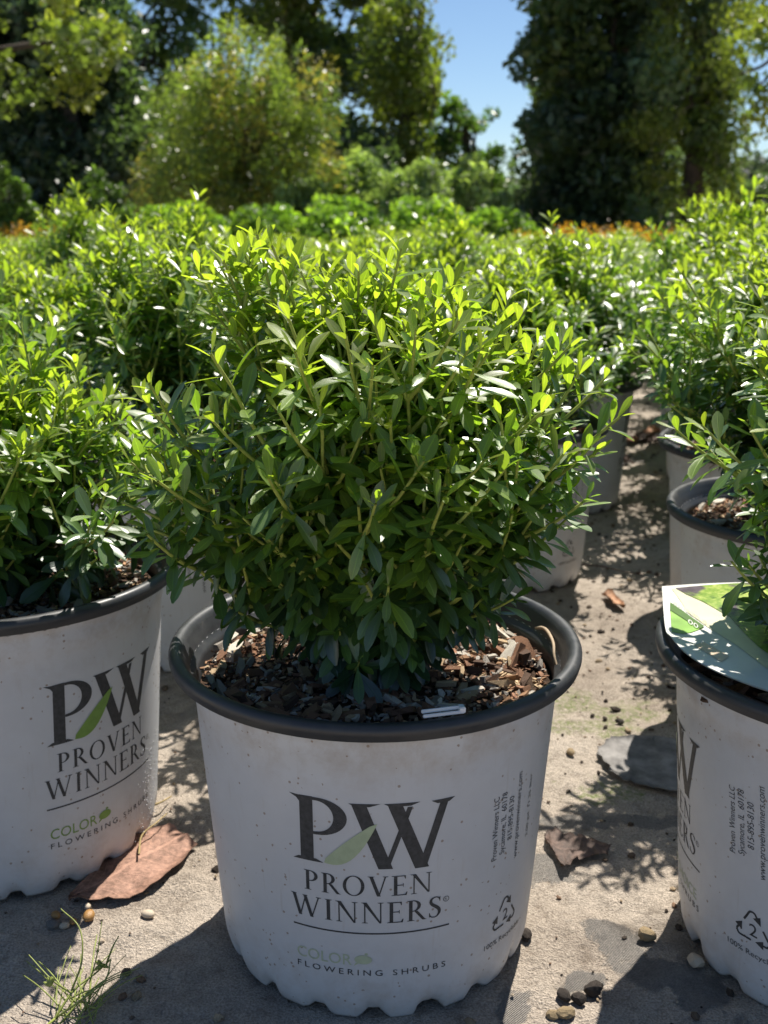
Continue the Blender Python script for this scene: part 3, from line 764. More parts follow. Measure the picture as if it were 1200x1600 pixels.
near_shrub(*RIGHT, 303, 'green shrub overhanging the printed plant tag', 200, n=46, H=.265, W=.155, emin=28, extra_px=[(1200, 890, .67)])
near_shrub(*RIGHT2, 404, 'green shrub in the pot next behind the tagged pot', 150, n=44, H=.255, W=.165, emin=26, extra_px=[(1008, 545, 1.08), (1018, 600, 1.05), (1048, 500, 1.08), (1065, 430, 1.06), (1012, 575, 1.12), (1040, 640, 1.02), (1030, 470, 1.14)])
near_shrub(*RIGHT3, 505, 'green shrub in the second pot behind the tagged pot', 110, n=44, H=.25, W=.17, emin=24)
near_shrub(*BACK0, 606, 'green shrub growing straight behind the central shrub', 120, n=46, H=.205, W=.19)
near_shrub(*BACK1, 707, 'green shrub in the walkway pot with the end of a logo showing', 110, n=46, H=.22, W=.19)
near_shrub(*BACKL, 808, 'green shrub in the pot with small address lettering', 120, n=46, H=.255, W=.185, extra_px=[(172, 330, 1.32), (215, 360, 1.34), (130, 390, 1.3)])

# ------------------------------------------------------------------ the blocks of potted shrubs behind
def variant(seed, **kw):
    st, tw, lv = gen_shrub(seed, **kw); rs = np.random.default_rng(seed)
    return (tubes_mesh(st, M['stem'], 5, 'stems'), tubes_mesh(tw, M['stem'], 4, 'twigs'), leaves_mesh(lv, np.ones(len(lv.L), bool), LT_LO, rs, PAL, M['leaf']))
VARS = [variant(900 + i, n=42, H=h_, W=w_, leaf=.031, space=.0066) for i, (h_, w_) in enumerate(((.185, .20), (.215, .19), (.175, .205), (.24, .185), (.195, .20)))]
rs = np.random.default_rng(5)
taken = [p_[0] for p_ in near_pots]
def far_shrub(x, y, k, group, label, pot_label, pot_group, s=1.):
    make_pot(x, y, rs.uniform(0, 360), pot_label, pot_group, prints=('initial_letters', 'name_lettering', 'underline', 'address_lettering') if y < 4.5 else ())
    if y < 4.5: make_mulch(x, y, 'bark mulch in a pot of the %s' % group, 0, int(rs.integers(8)), 'mulch in ' + pot_group)
    o = empty('potted_shrub', (x, y, SOIL_Z), rs.uniform(0, 6.28)); o.scale = (s * 1.02, s * 1.02, s * rs.uniform(.82, 1.2) * (1.04 if y < 2.8 else .94 if y < 4 else .80) * (1.3 if rs.random() < .12 and y < 4.5 else 1))
    tag(o, label, 'shrub', group)
    a, b, c = VARS[k]
    add('stems', a, o, kind='stuff'); add('twigs', b, o, kind='stuff'); add('foliage', c, o, kind='stuff')
def fill(base, a, b, ni, nj, ymax, group, label, pl, pg, ref=None):
    for j in range(nj):
        for i in range(ni):
            x = base[0] + a[0] * j + b[0] * i + rs.normal(0, .018); y = base[1] + a[1] * j + b[1] * i + rs.normal(0, .018)
            if y > ymax or y < .6 or abs(x) > .385 * y + .30: continue
            if min(math.hypot(x - t[0], y - t[1]) for t in taken) < .30: continue
            taken.append((x, y))
            lb, pb = label, pl; sc_ = rs.uniform(.92, 1.08) * (1.0 if i > 1 else (1.17 if i == 0 else 1.10) if y < 6 else 1.)
            if i < 2 and j < 7 and ref:
                nth = ('first', 'second', 'third', 'fourth', 'fifth', 'sixth', 'seventh', 'eighth', 'ninth')[j + (2 if 'tagged' in ref else 0)]
                where = 'at the walkway edge' if i == 0 else 'one in from the walkway edge'
                lb = 'glossy shrub %s, %s along %s' % (where, nth, ref); pb = 'white pot %s, %s along %s' % (where, nth, ref)
            far_shrub(x, y, int(rs.integers(5)), group, lb, pb, pg, sc_)
# along the walkway, then the rest of the left block
fill((.184, 1.577), (.1, .41), (-.335, .06), 20, 16, 7.6, 'dense block of shrubs left of the walkway', 'glossy green shrub packed in the dense block left of the walkway', 'white pot of the dense shrub block left of the walkway', 'pots left of the walkway', 'from the logo-end pot')
fill((-.318 + .06, .862 + .40), (.1, .41), (-.335, .06), 14, 16, 7.6, 'dense block of shrubs left of the walkway', 'glossy green shrub packed in the dense block left of the walkway', 'white pot of the dense shrub block left of the walkway', 'pots left of the walkway')
fill((.515 + .088, 1.425 + .37), (.088, .37), (.36, -.03), 6, 16, 7.6, 'row of shrubs right of the walkway', 'glossy green shrub in the rows right of the walkway', 'white pot of the shrub rows right of the walkway', 'pots right of the walkway', 'beyond the tagged pot')
fill((.441 + .36, 1.084 - .02), (.088, .37), (.36, -.03), 4, 3, 7.6, 'row of shrubs right of the walkway', 'glossy green shrub in the rows right of the walkway', 'white pot of the shrub rows right of the walkway', 'pots right of the walkway')

# ------------------------------------------------------------------ low beds, hedges and trees behind
ORANGE = (np.array([.08, .13, .03]), np.array([.18, .24, .035]), np.array([.34, .30, .035]), np.array([.50, .24, .035]))
def orange_variant(seed):
    st, tw, lv = gen_shrub(seed, n=34, H=.26, W=.24, leaf=.036, space=.011, sides=(1, 3), fresh=1.1); rs = np.random.default_rng(seed)
    return tubes_mesh(st, M['wood_stem'], 4, 'stems'), leaves_mesh(lv, np.ones(len(lv.L), bool), LT_LO, rs, ORANGE, M['tip_leaf'])
OV = [orange_variant(s) for s in (41, 42)]
rs = np.random.default_rng(8)
for j in range(5):
    for i in range(24):
        x = -4.4 + i * .40 + rs.normal(0, .04); y = 8.25 + j * .48 + rs.normal(0, .04)
        if abs(x) > .385 * y + .2 or -2.2 < x < 1.2: continue
        o = empty('low_shrub', (x, y, .02), rs.uniform(0, 6.28)); s = rs.uniform(1.3, 1.5); o.scale = (s, s, s)
        tag(o, 'low yellow-green plant with orange tips in the bed behind the potted shrubs', 'shrub', 'orange-tipped plants behind the potted shrubs')
        a, b = OV[int(rs.integers(2))]; add('stems', a, o); add('foliage', b, o, kind='stuff')

# leaf clouds: small folded leaves gathered in clumps
DENS = 2.6
def cloud(rs, clumps, per, size, cols, drop=0., flat=.75, elong=1.7):
    """clumps: array n x 4 (x, y, z, radius); per: leaves per unit of clump area"""
    per = per * DENS; P, C = [], []
    for (x, y, z, r) in clumps:
        n = max(6, int(per * r * r)); g = rs.normal(0, 1, (n, 3)); g = unit(g) * (rs.random((n, 1)) ** .45) * r
        g[:, 2] *= flat; g[:, 2] -= drop * np.hypot(g[:, 0], g[:, 1])
        P.append(g + [x, y, z]); tone = cols[rs.integers(len(cols))] * rs.uniform(.75, 1.25)
        C.append(np.array(tone)[None] * rs.uniform(.7, 1.35, (n, 1)))
    P = np.concatenate(P); C = np.concatenate(C); n = len(P)
    d = unit(rs.normal(0, 1, (n, 3)) + [0, 0, -.35]); nn = unit(rs.normal(0, 1, (n, 3)) + [0, 0, .6]); x = unit(np.cross(d, nn)); nn = np.cross(x, d)
    L = size * (.45 + 1.25 * rs.random((n, 1)) ** 1.5); w = L / elong
    V = np.stack([P - d * L * .5, P + x * w * .5 + nn * w * .12, P + d * L * .5, P - x * w * .5 + nn * w * .12], 1).reshape(-1, 3)
    C4 = np.repeat(np.concatenate([C, np.full((n, 1), .35)], 1), 4, 0)
    F_ = np.arange(n * 4).reshape(-1, 4)
    return npmesh('crown', V, F_, M['tree_leaf'], col=C4, smooth=False)
def limb(rs, a, b, r0, r1, n=7, wob=.06):
    s = np.linspace(0, 1, n)[:, None]; a = np.array(a, float); b = np.array(b, float); L = np.linalg.norm(b - a)
    p = a + (b - a) * s + rs.normal(0, wob * L, (n, 3)) * np.sin(s * math.pi) * [1, 1, .4]
    return tube(p, np.linspace(r0, r1, n), 8)
def tree(name, label, cat, base, trunk_h, trunk_r, clumps, per, size, cols, seed, group=None, limbs=9, **kw):
    rs = np.random.default_rng(seed); base = np.array(base, float); base[2] = -.02
    o = empty(name, base); tag(o, label, cat, group)
    A = Acc(); top = np.array([rs.normal(0, .2), rs.normal(0, .2), trunk_h])
    A.add(*limb(rs, (0, 0, 0), top, trunk_r, trunk_r * .55, 8, .02))
    add('trunk', A.mesh('trunk', M['bark']), o)
    cl = np.array(clumps, float); cl[:, :3] -= base
    B = Acc(); pick = rs.choice(len(cl), min(limbs, len(cl)), replace=False)
    for i in pick:
        a = np.array([0, 0, trunk_h * rs.uniform(.45, 1.)]); B.add(*limb(rs, a, cl[i, :3], trunk_r * .32, trunk_r * .06, 7, .05))
    add('limbs', B.mesh('limbs', M['bark']), o)
    add('crown', cloud(rs, cl, per, size, cols, **kw), o, kind='stuff')
    return o
def px_clumps(rs, n, F0, F1, ur, vr, rad, keep=None):
    out = []
    while len(out) < n:
        u = rs.uniform(*ur); v = rs.uniform(*vr)
        if keep is not None and not keep(u, v, rs): continue
        f_ = rs.uniform(F0, F1); p = at(u, v, f_); out.append([*p, rs.uniform(*rad)])
    return out
G_DARK = [np.array(c) for c in ((.075, .118, .070), (.095, .15, .075), (.080, .128, .085))]
G_OLIVE = [np.array(c) for c in ((.16, .21, .045), (.21, .26, .05), (.12, .17, .045))]
G_YEL = [np.array(c) for c in ((.21, .26, .055), (.26, .29, .06), (.17, .23, .055), (.25, .25, .06))]
G_WILLOW = [np.array(c) for c in ((.20, .27, .07), (.26, .31, .075), (.16, .22, .065), (.30, .27, .08), (.13, .19, .06))]
G_SAGE = [np.array(c) for c in ((.26, .35, .15), (.33, .42, .18), (.22, .30, .14))]
G_BRIGHT = [np.array(c) for c in ((.21, .34, .06), (.27, .41, .065), (.15, .26, .05))]
G_FAR = [np.array(c) for c in ((.07, .095, .085), (.085, .115, .09))]
def gnd(u, f_): p = at(u, 338, f_); return (p[0], p[1], 0)
def poly_keep(poly, soft=14):
    poly = np.array(poly, float)
    def k(u, v, rs):
        u = u + rs.normal(0, soft); v = v + rs.normal(0, soft); ins = False; j = len(poly) - 1
        for i in range(len(poly)):
            if (poly[i][1] > v) != (poly[j][1] > v) and u < (poly[j][0] - poly[i][0]) * (v - poly[i][1]) / (poly[j][1] - poly[i][1]) + poly[i][0]: ins = not ins
            j = i
        return ins
    return k
rs = np.random.default_rng(21)
# dark vine-hung tree mass at the left
tree('evergreen_tree', 'dark vine-hung evergreen filling the space behind the rounded bushes', 'tree', gnd(110, 17), 4.0, .22,
     px_clumps(rs, 190, 15.8, 18.5, (-260, 260), (-260, 372), (.35, .75), poly_keep([(-260, -260), (120, -200), (170, 60), (215, 160), (238, 260), (235, 372), (-260, 372)])), 420, .15, G_DARK, 1, limbs=8, drop=.3)
# feathery tree behind it
tree('feathery_tree', 'feathery green tree rising behind the dark vine-hung mass', 'tree', gnd(210, 22), 3.8, .16,
     px_clumps(rs, 70, 21, 23.5, (110, 330), (-160, 230), (.3, .6), lambda u, v, r: not (285 < u < 330 and 60 < v < 150) and not (150 < u < 260 and 75 < v < 125 and r.random() < .75)), 330, .17, [np.array((.08, .14, .045)), np.array((.11, .17, .05))], 2, drop=.5, elong=2.6)
# sunlit overhanging oak at the top left
tree('oak_tree', 'yellow-green oak whose sunlit boughs hang in from the upper left', 'tree', gnd(-260, 9.2), 2.6, .2,
     px_clumps(rs, 74, 8.5, 10, (-420, 172), (-420, 175), (.16, .38), poly_keep([(-420, -420), (60, -420), (130, -60), (165, 20), (172, 150), (120, 170), (70, 120), (20, 190), (-420, 200)], 10)), 900, .075, G_YEL[:3] + G_OLIVE, 3, limbs=12, elong=1.5)
for k, (u, vt, w_, f_) in enumerate(((230, 150, 70, 19.5), (330, 130, 80, 20), (420, 120, 80, 20.5), (545, 215, 60, 19), (860, 300, 60, 30), (1150, 285, 60, 30))):
    tree('thicket_tree', ('dark thicket tree filling the gap left of the willowy shrub', 'dark thicket tree straight behind the willowy shrub', 'dark thicket tree under the dark-trunked tree', 'low dark thicket tree behind the sage bushes', 'low thicket tree at the foot of the tall dark tree', 'low thicket tree under the right-hand oak boughs')[k], 'tree', gnd(u, f_), 1.6, .09,
         px_clumps(rs, 46, f_ - .8, f_ + .8, (u - w_, u + w_), (vt, 350), (.25, .5)), 420, .13, G_DARK, 80 + k, limbs=8)
# rounded clipped bushes by the mass
def bush(name, label, u, v_top, f_, half_px, cols, seed, n=46, per=1500, size=.05, group=None, cat='bush', v_bot=372):
    r0 = np.random.default_rng(seed); c = at(u, v_top, f_); ht = c[2]; hw = half_px / F_PX * f_
    cl = []
    for i in range(n):
        a = r0.uniform(0, 6.28); e = math.asin(r0.random() ** .8); k = r0.uniform(.72, .95)
        cl.append([c[0] + hw * k * math.cos(e) * math.cos(a), f_ + hw * k * math.cos(e) * math.sin(a), .05 + (ht - .12) * k * math.sin(e) + .04, hw * r0.uniform(.22, .36)])
    return tree(name, label, cat, (c[0], f_, 0), ht * .5, .03 + ht * .012, cl, per / max(hw, .25), size, cols, seed, group, limbs=10)
bush('rounded_bush', 'rounded vine-covered bush against the dark trees, half cut by the frame edge', 5, 245, 11.0, 46, [np.array((.09, .16, .04)), np.array((.12, .20, .045))], 51, 60, 1300)
bush('rounded_bush', 'rounded vine-covered bush standing in front of the dark evergreen', 145, 250, 11.6, 58, [np.array((.08, .14, .04)), np.array((.10, .17, .045))], 52, 60, 1300)
# tall yellowish shrub
tree('willowy_shrub', 'tall yellow-green willowy shrub with fine leaves behind the potted rows', 'tree', gnd(385, 14), 1.6, .07,
     px_clumps(rs, 330, 13.1, 14.9, (200, 570), (30, 345), (.08, .26), poly_keep([(292, 125), (318, 90), (340, 108), (372, 62), (392, 48), (410, 75), (432, 66), (452, 105), (480, 140), (500, 205), (530, 250), (560, 345), (215, 345), (228, 240), (250, 180), (262, 135)], 17)), 1250, .075, G_WILLOW, 4, limbs=26, elong=3.2, flat=1.6)
# big tree with the dark trunk
tree('broadleaf_tree', 'tall broadleaf tree with a dark trunk above the yellowish shrub', 'tree', gnd(478, 25), 9.0, .24,
     px_clumps(rs, 175, 23, 27, (270, 705), (-520, 285), (.4, .85), lambda u, v, r: poly_keep([(300, -520), (650, -520), (622, 20), (650, 90), (662, 170), (640, 250), (560, 285), (470, 240), (400, 60), (360, 35), (320, 0)], 10)(u, v, r) and not (535 < u < 605 and 140 < v < 215)), 260, .17, G_DARK + G_OLIVE, 5, limbs=22)
tree('broadleaf_tree', 'olive-leaved tree standing at the left of the open sky', 'tree', gnd(640, 21), 4.2, .14,
     px_clumps(rs, 70, 20, 22, (580, 705), (-60, 330), (.28, .55), poly_keep([(590, 40), (625, -60), (648, 40), (668, 140), (675, 330), (590, 330), (600, 180)], 8)), 340, .12, G_OLIVE + [np.array((.17, .21, .04))], 6, limbs=12)
tree('small_tree', 'small two-lobed tree at the edge of the open sky', 'tree', gnd(728, 20), 2.2, .09,
     px_clumps(rs, 60, 19.3, 20.7, (685, 775), (140, 330), (.16, .30), lambda u, v, r: math.hypot((u - 708) / 18, (v - 188) / 34) < 1 or math.hypot((u - 756) / 14, (v - 190) / 30) < 1 or (690 < u < 785 and v > 235)), 520, .11, [np.array((.08, .15, .045)), np.array((.11, .19, .045))], 7, limbs=8)
# dark tall trees right of the sky gap
tree('evergreen_tree', 'tall dark dense tree right of the open sky', 'tree', gnd(915, 18.5), 6.5, .26,
     px_clumps(rs, 230, 17.2, 20, (830, 1060), (-420, 372), (.32, .7), poly_keep([(880, -420), (1060, -420), (1060, 372), (850, 372), (842, 300), (838, 190), (850, 90), (846, 20)], 7)), 420, .14, G_DARK + [np.array((.12, .16, .05))], 8, limbs=14, drop=.35)
tree('broadleaf_tree', 'lighter leafy tree mingling with the tall dark tree', 'tree', gnd(1085, 16), 4.5, .16,
     px_clumps(rs, 120, 15, 17, (1000, 1170), (-320, 372), (.22, .5), poly_keep([(1010, -320), (1170, -320), (1165, 120), (1150, 230), (1110, 372), (1005, 372), (1030, 180)], 14)), 480, .10, G_DARK + G_OLIVE + [np.array((.15, .19, .04))], 9, limbs=14)
tree('oak_tree', 'sunlit yellow-green oak boughs at the far right above the gap of sky', 'tree', gnd(1330, 12.5), 3.6, .18,
     px_clumps(rs, 84, 11.8, 13.2, (1080, 1500), (-320, 240), (.18, .42), poly_keep([(1090, -320), (1500, -320), (1500, 240), (1215, 190), (1150, 205), (1120, 120), (1100, 20)], 12)), 700, .08, G_YEL[:3] + G_OLIVE, 10, limbs=14)
tree('broadleaf_tree', 'hazy distant tree beyond the right-hand gap', 'tree', gnd(1130, 45), 3.0, .2, px_clumps(rs, 60, 43, 48, (1075, 1180), (270, 352), (.7, 1.2)), 60, .28, G_FAR, 11)
tree('broadleaf_tree', 'hazy distant tree at the right end of the tree line', 'tree', gnd(1215, 48), 3.0, .2, px_clumps(rs, 60, 46, 50, (1165, 1290), (255, 352), (.7, 1.2)), 60, .28, G_FAR, 12)
tree('broadleaf_tree', 'low distant tree closing the view under the open sky', 'tree', gnd(800, 40), 2.0, .2, px_clumps(rs, 40, 38, 42, (760, 850), (290, 352), (.5, .9)), 90, .22, G_FAR, 13)
# sage-green bushes along the back
for k, (u, vt, f_, hp) in enumerate(((475, 275, 13.2, 62), (560, 238, 13.8, 72), (650, 245, 13.5, 70), (730, 242, 13.9, 62), (790, 290, 14.4, 40))):
    bush('sage_bush', ('sage-green bush at the foot of the willowy shrub', 'tallest sage-green bush below the dark-trunked tree', 'broad sage-green bush below the olive-leaved tree', 'sage-green bush below the small two-lobed tree', 'low sage-green bush under the open sky')[k], u, vt, f_, hp, G_SAGE, 60 + k, 64, 1500, .055, 'sage bushes along the back')
for k, (u, vt, f_, hp) in enumerate(((285, 314, 10.9, 88), (410, 318, 11.2, 84), (535, 308, 11.0, 88), (660, 312, 11.3, 86), (775, 322, 11.2, 70))):
    bush('broadleaf_bush', ('bright green bush in front of the dark gap beside the willowy shrub', 'bright green bush at the middle foot of the willowy shrub', 'bright green bush before the tallest sage bush', 'bright green bush before the broad sage bush', 'bright green bush near the tall dark tree')[k], u, vt, f_, hp, G_BRIGHT, 70 + k, 54, 1300, .06, 'bright bushes behind the beds')

# ------------------------------------------------------------------ small things on the ground and pots
def ground_z(x, y):
    j = np.searchsorted(gx, x); i = np.searchsorted(gy, y); return Z[i - 1:i + 1, j - 1:j + 1].max()
def stone_mesh(seed, flat=.6, rough=.12):
    r0 = np.random.default_rng(seed); bm = bmesh.new(); bmesh.ops.create_icosphere(bm, subdivisions=2, radius=.5)
    if rough > .18: rough *= 1.5
    ax = unit(r0.normal(0, 1, (5, 3))); am = r0.uniform(-rough, rough, 5)
    for v in bm.verts:
        n_ = np.array(v.co) * 2; k = 1 + sum(a * np.tanh(3 * (n_ @ x_)) for a, x_ in zip(am, ax)) + r0.normal(0, rough * .18)
        v.co = Vector(n_ * .5 * k * [1, .75, flat])
    me = bpy.data.meshes.new('stone'); bm.to_mesh(me); bm.free()
    for p in me.polygons: p.use_smooth = rough < .18
    return me
def stone(name, label, u, v, size, mat, seed, flat=.6, rough=.12, cat='pebble', group=None, rz=None, sink=.12):
    p = on_z(u, v); me = stone_mesh(seed, flat, rough); me.materials.append(M[mat]); r0 = np.random.default_rng(seed)
    o = add(name, me, None, (p[0], p[1], ground_z(p[0], p[1]) + size * flat * (.5 - sink)), r0.uniform(0, 3) if rz is None else rz)
    o.scale = (size,) * 3; return tag(o, label, cat, group)
stone('pebble', 'amber pebble next to the dry pinkish leaf', 137, 1427, .0125, 'pebble_amber', 1)
stone('pebble', 'smooth cream oblong pebble below the dry pinkish leaf', 231, 1424, .0115, 'pebble_pale', 2, .5, .05, rz=-.3)
stone('pebble', 'white pebble in the little cluster by the amber one', 98, 1436, .0085, 'pebble_pale', 3)
stone('pebble', 'grey pebble at the edge of the pebble cluster', 81, 1437, .0105, 'slate', 4)
stone('pebble', 'small orange pebble at the top of the pebble cluster', 86, 1426, .009, 'pebble_amber', 5)
stone('pebble', 'small orange pebble beside the amber one', 113, 1430, .0075, 'pebble_amber', 6)
stone('pebble', 'tiny white pebble touching the dry pinkish leaf', 136, 1411, .007, 'pebble_pale', 7)
stone('pebble', 'white pebble against the foot of the vivid-emblem pot', 190, 1298, .009, 'pebble_pale', 8)
stone('clod', 'pale tan clod of sand beside the full-logo pot', 885, 1589, .013, 'pebble_tan', 9, .5, .22, 'clod', rz=.2)
stone('clod', 'small pale sand clod touching the larger one', 862, 1584, .010, 'pebble_tan', 10, .6, .2, 'clod')
stone('clod', 'round black clod with rough bark-like surface', 932, 1549, .014, 'pebble_dark', 11, .75, .25, 'clod')
stone('clod', 'slim dark crumb lying near the black clod', 878, 1560, .012, 'pebble_dark', 12, .5, .2, 'clod', rz=2.2)
stone('clod', 'oval dark crumb between the slim crumb and the black clod', 903, 1564, .011, 'pebble_dark', 13, .7, .2, 'clod')
stone('clod', 'yellowish sand lump at the base of the tagged pot', 1012, 1466, .014, 'pebble_tan', 14, .7, .2, 'clod')
stone('clod', 'cream sand lump right under the tagged pot', 1089, 1503, .013, 'pebble_pale', 15, .7, .2, 'clod')
stone('clod', 'pale sand lump in the mossy patch', 890, 1170, .010, 'pebble_tan', 16, .6, .2, 'clod')
stone('clod', 'brown crumb pair at the mossy patch edge', 972, 1126, .010, 'pebble_dark', 17, .5, .2, 'clod')
stone('clod', 'dark crumb cluster at the foot of the full-logo pot', 826, 1468, .010, 'pebble_dark', 18, .7, .25, 'clod')
# loose crumbs: nobody could count them
rs = np.random.default_rng(91); A = Acc(); sm = [stone_mesh(200 + i, .6, .25) for i in range(5)]
smv = [(np.array([v.co for v in m.vertices]), np.array([list(p.vertices) for p in m.polygons])) for m in sm]
# thin the crumbs to coarse 20-face grains
bm = bmesh.new(); bmesh.ops.create_icosphere(bm, subdivisions=1, radius=.5); gv = np.array([v.co for v in bm.verts]); gf = np.array([[v.index for v in f_.verts] for f_ in bm.faces]); bm.free()
cc = [(.045, .034, .026), (.30, .23, .15), (.16, .10, .065), (.40, .33, .25), (.10, .075, .055)]
for i in range(1900):
    if i < 1300: x = rs.uniform(-.42, .62); y = rs.uniform(.42, 1.9)
    else: x = rs.uniform(.12, .75); y = rs.uniform(1.0, 3.2); x = .02 + y * .235 + rs.normal(0, .10)
    if any(math.hypot(x - q[0], y - q[1]) < .105 for q in taken): continue
    s = .0018 * (5 ** (rs.random() ** 2.2)); c = cc[rs.choice(5, p=[.36, .22, .2, .1, .12])]
    V = (gv * (1 + rs.uniform(-.28, .28, (len(gv), 1)))) * [s * rs.uniform(.7, 1.7), s, s * .7]
    V = V @ rotmat(rs.uniform(0, 6.28), 0, 0).T
    A.add(V + [x, y, ground_z(x, y) + s * .12], gf, (*(np.array(c) * rs.uniform(.8, 1.2)), 1))
crumbs = add('soil_crumbs', A.mesh('soil_crumbs', M['chip'], False)); tag(crumbs, 'scattered crumbs of soil and bark on the sandy ground', 'crumbs', kind='stuff')

def flat_leaf(name, label, poly_px, mat, seed, lift=.006, z0=None, cat='dead leaf', nu=20, nv=9, crumple=.004):
    """poly_px: tip, two edge curves and base of a fallen leaf, as ground points"""
    r0 = np.random.default_rng(seed); a = np.array([on_z(*q)[:2] for q in poly_px[0]]); b = np.array([on_z(*q)[:2] for q in poly_px[1]])
    t = np.linspace(0, 1, nu)
    rs_ = lambda c: np.stack([np.interp(t, np.linspace(0, 1, len(catmull(c))), catmull(c)[:, k]) for k in (0, 1)], 1)
    ea, eb = rs_(a), rs_(b); V = []
    for i in range(nu):
        for s in np.linspace(0, 1, nv):
            q = ea[i] * (1 - s) + eb[i] * s + r0.normal(0, .0006 if 0 < s < 1 else .0014, 2)
            zz = ground_z(*q) + .0022 + lift * (2 * abs(s - .5)) ** 2 * (.4 + .6 * vnoise(np.array(i * .33 + seed), np.array(s * 2.))) + crumple * float(vnoise(np.array(i * .8 + seed * 3), np.array(s * 5 + 7.)))
            V.append([*q, zz])
    V = np.array(V); top = V + [0, 0, .0006]; n_ = len(V); UV = np.array([[i_ / (nu - 1), s_] for i_ in range(nu) for s_ in np.linspace(0, 1, nv)]); UV = np.concatenate([UV, UV])
    F1 = grid_faces(nu, nv); o_c = np.array([*V[:, :2].mean(0), 0]); F2 = F1[:, ::-1] + n_
    rim_ = np.concatenate([np.arange(nv), np.arange(1, nu) * nv + nv - 1, (nu - 1) * nv + np.arange(nv - 2, -1, -1), np.arange(nu - 2, 0, -1) * nv]); nx = np.roll(rim_, -1)
    F3 = np.stack([rim_, nx, nx + n_, rim_ + n_], 1)
    o = add(name, npmesh(name, np.concatenate([top, V]) - o_c, np.concatenate([F1, F2, F3]), M[mat], UV), None, o_c); return tag(o, label, cat)
flat_leaf('dead_leaf', 'large dry pinkish-brown leaf lying between the two pots with green emblems', ([(108, 1406), (165, 1340), (215, 1305), (268, 1291)], [(108, 1406), (200, 1402), (268, 1365), (308, 1318)]), 'dead_pink', 1, .0012, crumple=.0045)
flat_leaf('dead_leaf', 'crumpled dark brown leaf beside the full-logo pot', ([(850, 1308), (864, 1297), (910, 1312), (955, 1324)], [(852, 1316), (880, 1362), (900, 1346), (948, 1336)]), 'dead_brown', 2, .002, crumple=.006)
flat_leaf('dead_leaf', 'small orange-brown leaf on the sand of the walkway', ([(942, 930), (958, 930), (976, 952)], [(942, 932), (954, 948), (976, 954)]), 'dead_orange', 3, .008, nu=10, nv=5)
flat_leaf('stone_slab', 'flat grey slate-like slab half shaded by the tagged pot', ([(934, 1168), (960, 1152), (1000, 1150), (1075, 1160)], [(936, 1180), (965, 1212), (1005, 1228), (1075, 1236)]), 'slate', 4, .002, cat='stone', crumple=.003)
for k, (u, v, s, c) in enumerate(((1005, 686, 1.0, 'dead_brown'), (985, 690, .8, 'dead_orange'), (1022, 690, .7, 'dead_brown'), (1018, 678, .9, 'dead_orange'), (978, 722, .5, 'dead_brown'))):
    flat_leaf('dead_leaf', ('brown dry leaf in the litter across the walkway', 'orange dry leaf in the litter across the walkway', 'small brown leaf by the foot of the second pot behind the tagged one', 'orange leaf at the back of the walkway litter', 'dark twig-like leaf alone on the walkway')[k],
              ([(u - 14 * s, v + 2), (u, v - 5 * s), (u + 14 * s, v)], [(u - 14 * s, v + 3), (u, v + 6 * s), (u + 14 * s, v + 1)]), c, 20 + k, .012, nu=9, nv=5)

def strand(name, label, pts, r, mat, cat, parent=None):
    p = catmull(np.array(pts, float), 6); o_c = p[0].copy()
    me = npmesh(name, *tube(p - o_c, np.linspace(r, r * .5, len(p)), 6), M[mat])
    o = add(name, me, parent, o_c); 
    if label: tag(o, label, cat)
    return o
def gp(u, v, z): return on_z(u, v, z)
strand('straw', 'short bent straw lying on the dry pinkish leaf', [gp(217, 1335, .010), gp(222, 1305, .012), gp(245, 1285, .013), gp(262, 1270, .010)], .0009, 'straw', 'straw')
strand('straw', 'straw blade by the foot of the vivid-emblem pot', [gp(228, 1262, .004), gp(250, 1254, .006), gp(268, 1244, .004)], .0012, 'straw', 'straw')
strand('twig', 'thin twig lying on the sand of the walkway', [gp(905, 882, .003), gp(940, 885, .005), gp(975, 893, .004), gp(1005, 898, .003)], .0016, 'dead_brown', 'twig')
# sedge weed at the lower left
wd = empty('sedge_weed', tuple(on_z(85, 1592))); tag(wd, 'thin yellow-green sedge weed sprawling from the sand at the bottom edge', 'weed')
def wpt(u, v, z): return gp(u, v, z) - np.array(wd.location)
W_ = [([(85, 1592, .002), (115, 1548, .012), (150, 1520, .016), (172, 1500, .014)], .0016), ([(112, 1548, .010), (128, 1500, .03), (124, 1450, .045), (95, 1420, .05)], .0012), ([(112, 1552, .010), (80, 1530, .02), (45, 1492, .028)], .0012),
      ([(140, 1535, .012), (152, 1490, .03), (159, 1440, .045)], .0009), ([(165, 1510, .014), (176, 1480, .03), (186, 1462, .035)], .0013), ([(85, 1592, .0), (130, 1560, .02), (165, 1530, .03), (173, 1498, .035)], .0014), ([(88, 1590, .0), (70, 1605, .01), (55, 1620, .012)], .0017),
      ([(120, 1560, .005), (150, 1575, .008), (165, 1550, .01)], .0011), ([(110, 1560, .005), (140, 1548, .02), (160, 1562, .01)], .001), ([(92, 1586, .002), (128, 1590, .012), (160, 1570, .01)], .001)]
for p, r in W_: strand('stem', None, [wpt(*q) for q in p], r * .62, 'weed', None, wd)
rs = np.random.default_rng(3)
for i in range(26):
    u0, v0 = rs.uniform(75, 150), rs.uniform(1560, 1610); le = rs.uniform(.03, .065); az = rs.uniform(.2, 2.6)
    p0 = wpt(u0, v0, .0); d = np.array([math.cos(az), math.sin(az), 0]); up = rs.uniform(.25, .75)
    p = [p0 + d * le * t * (1 - .3 * up) + UP * le * (up * t - .55 * up * t * t) for t in (0, .33, .66, 1)]
    strand('blade', None, p, rs.uniform(.0004, .0008), 'weed', None, wd)
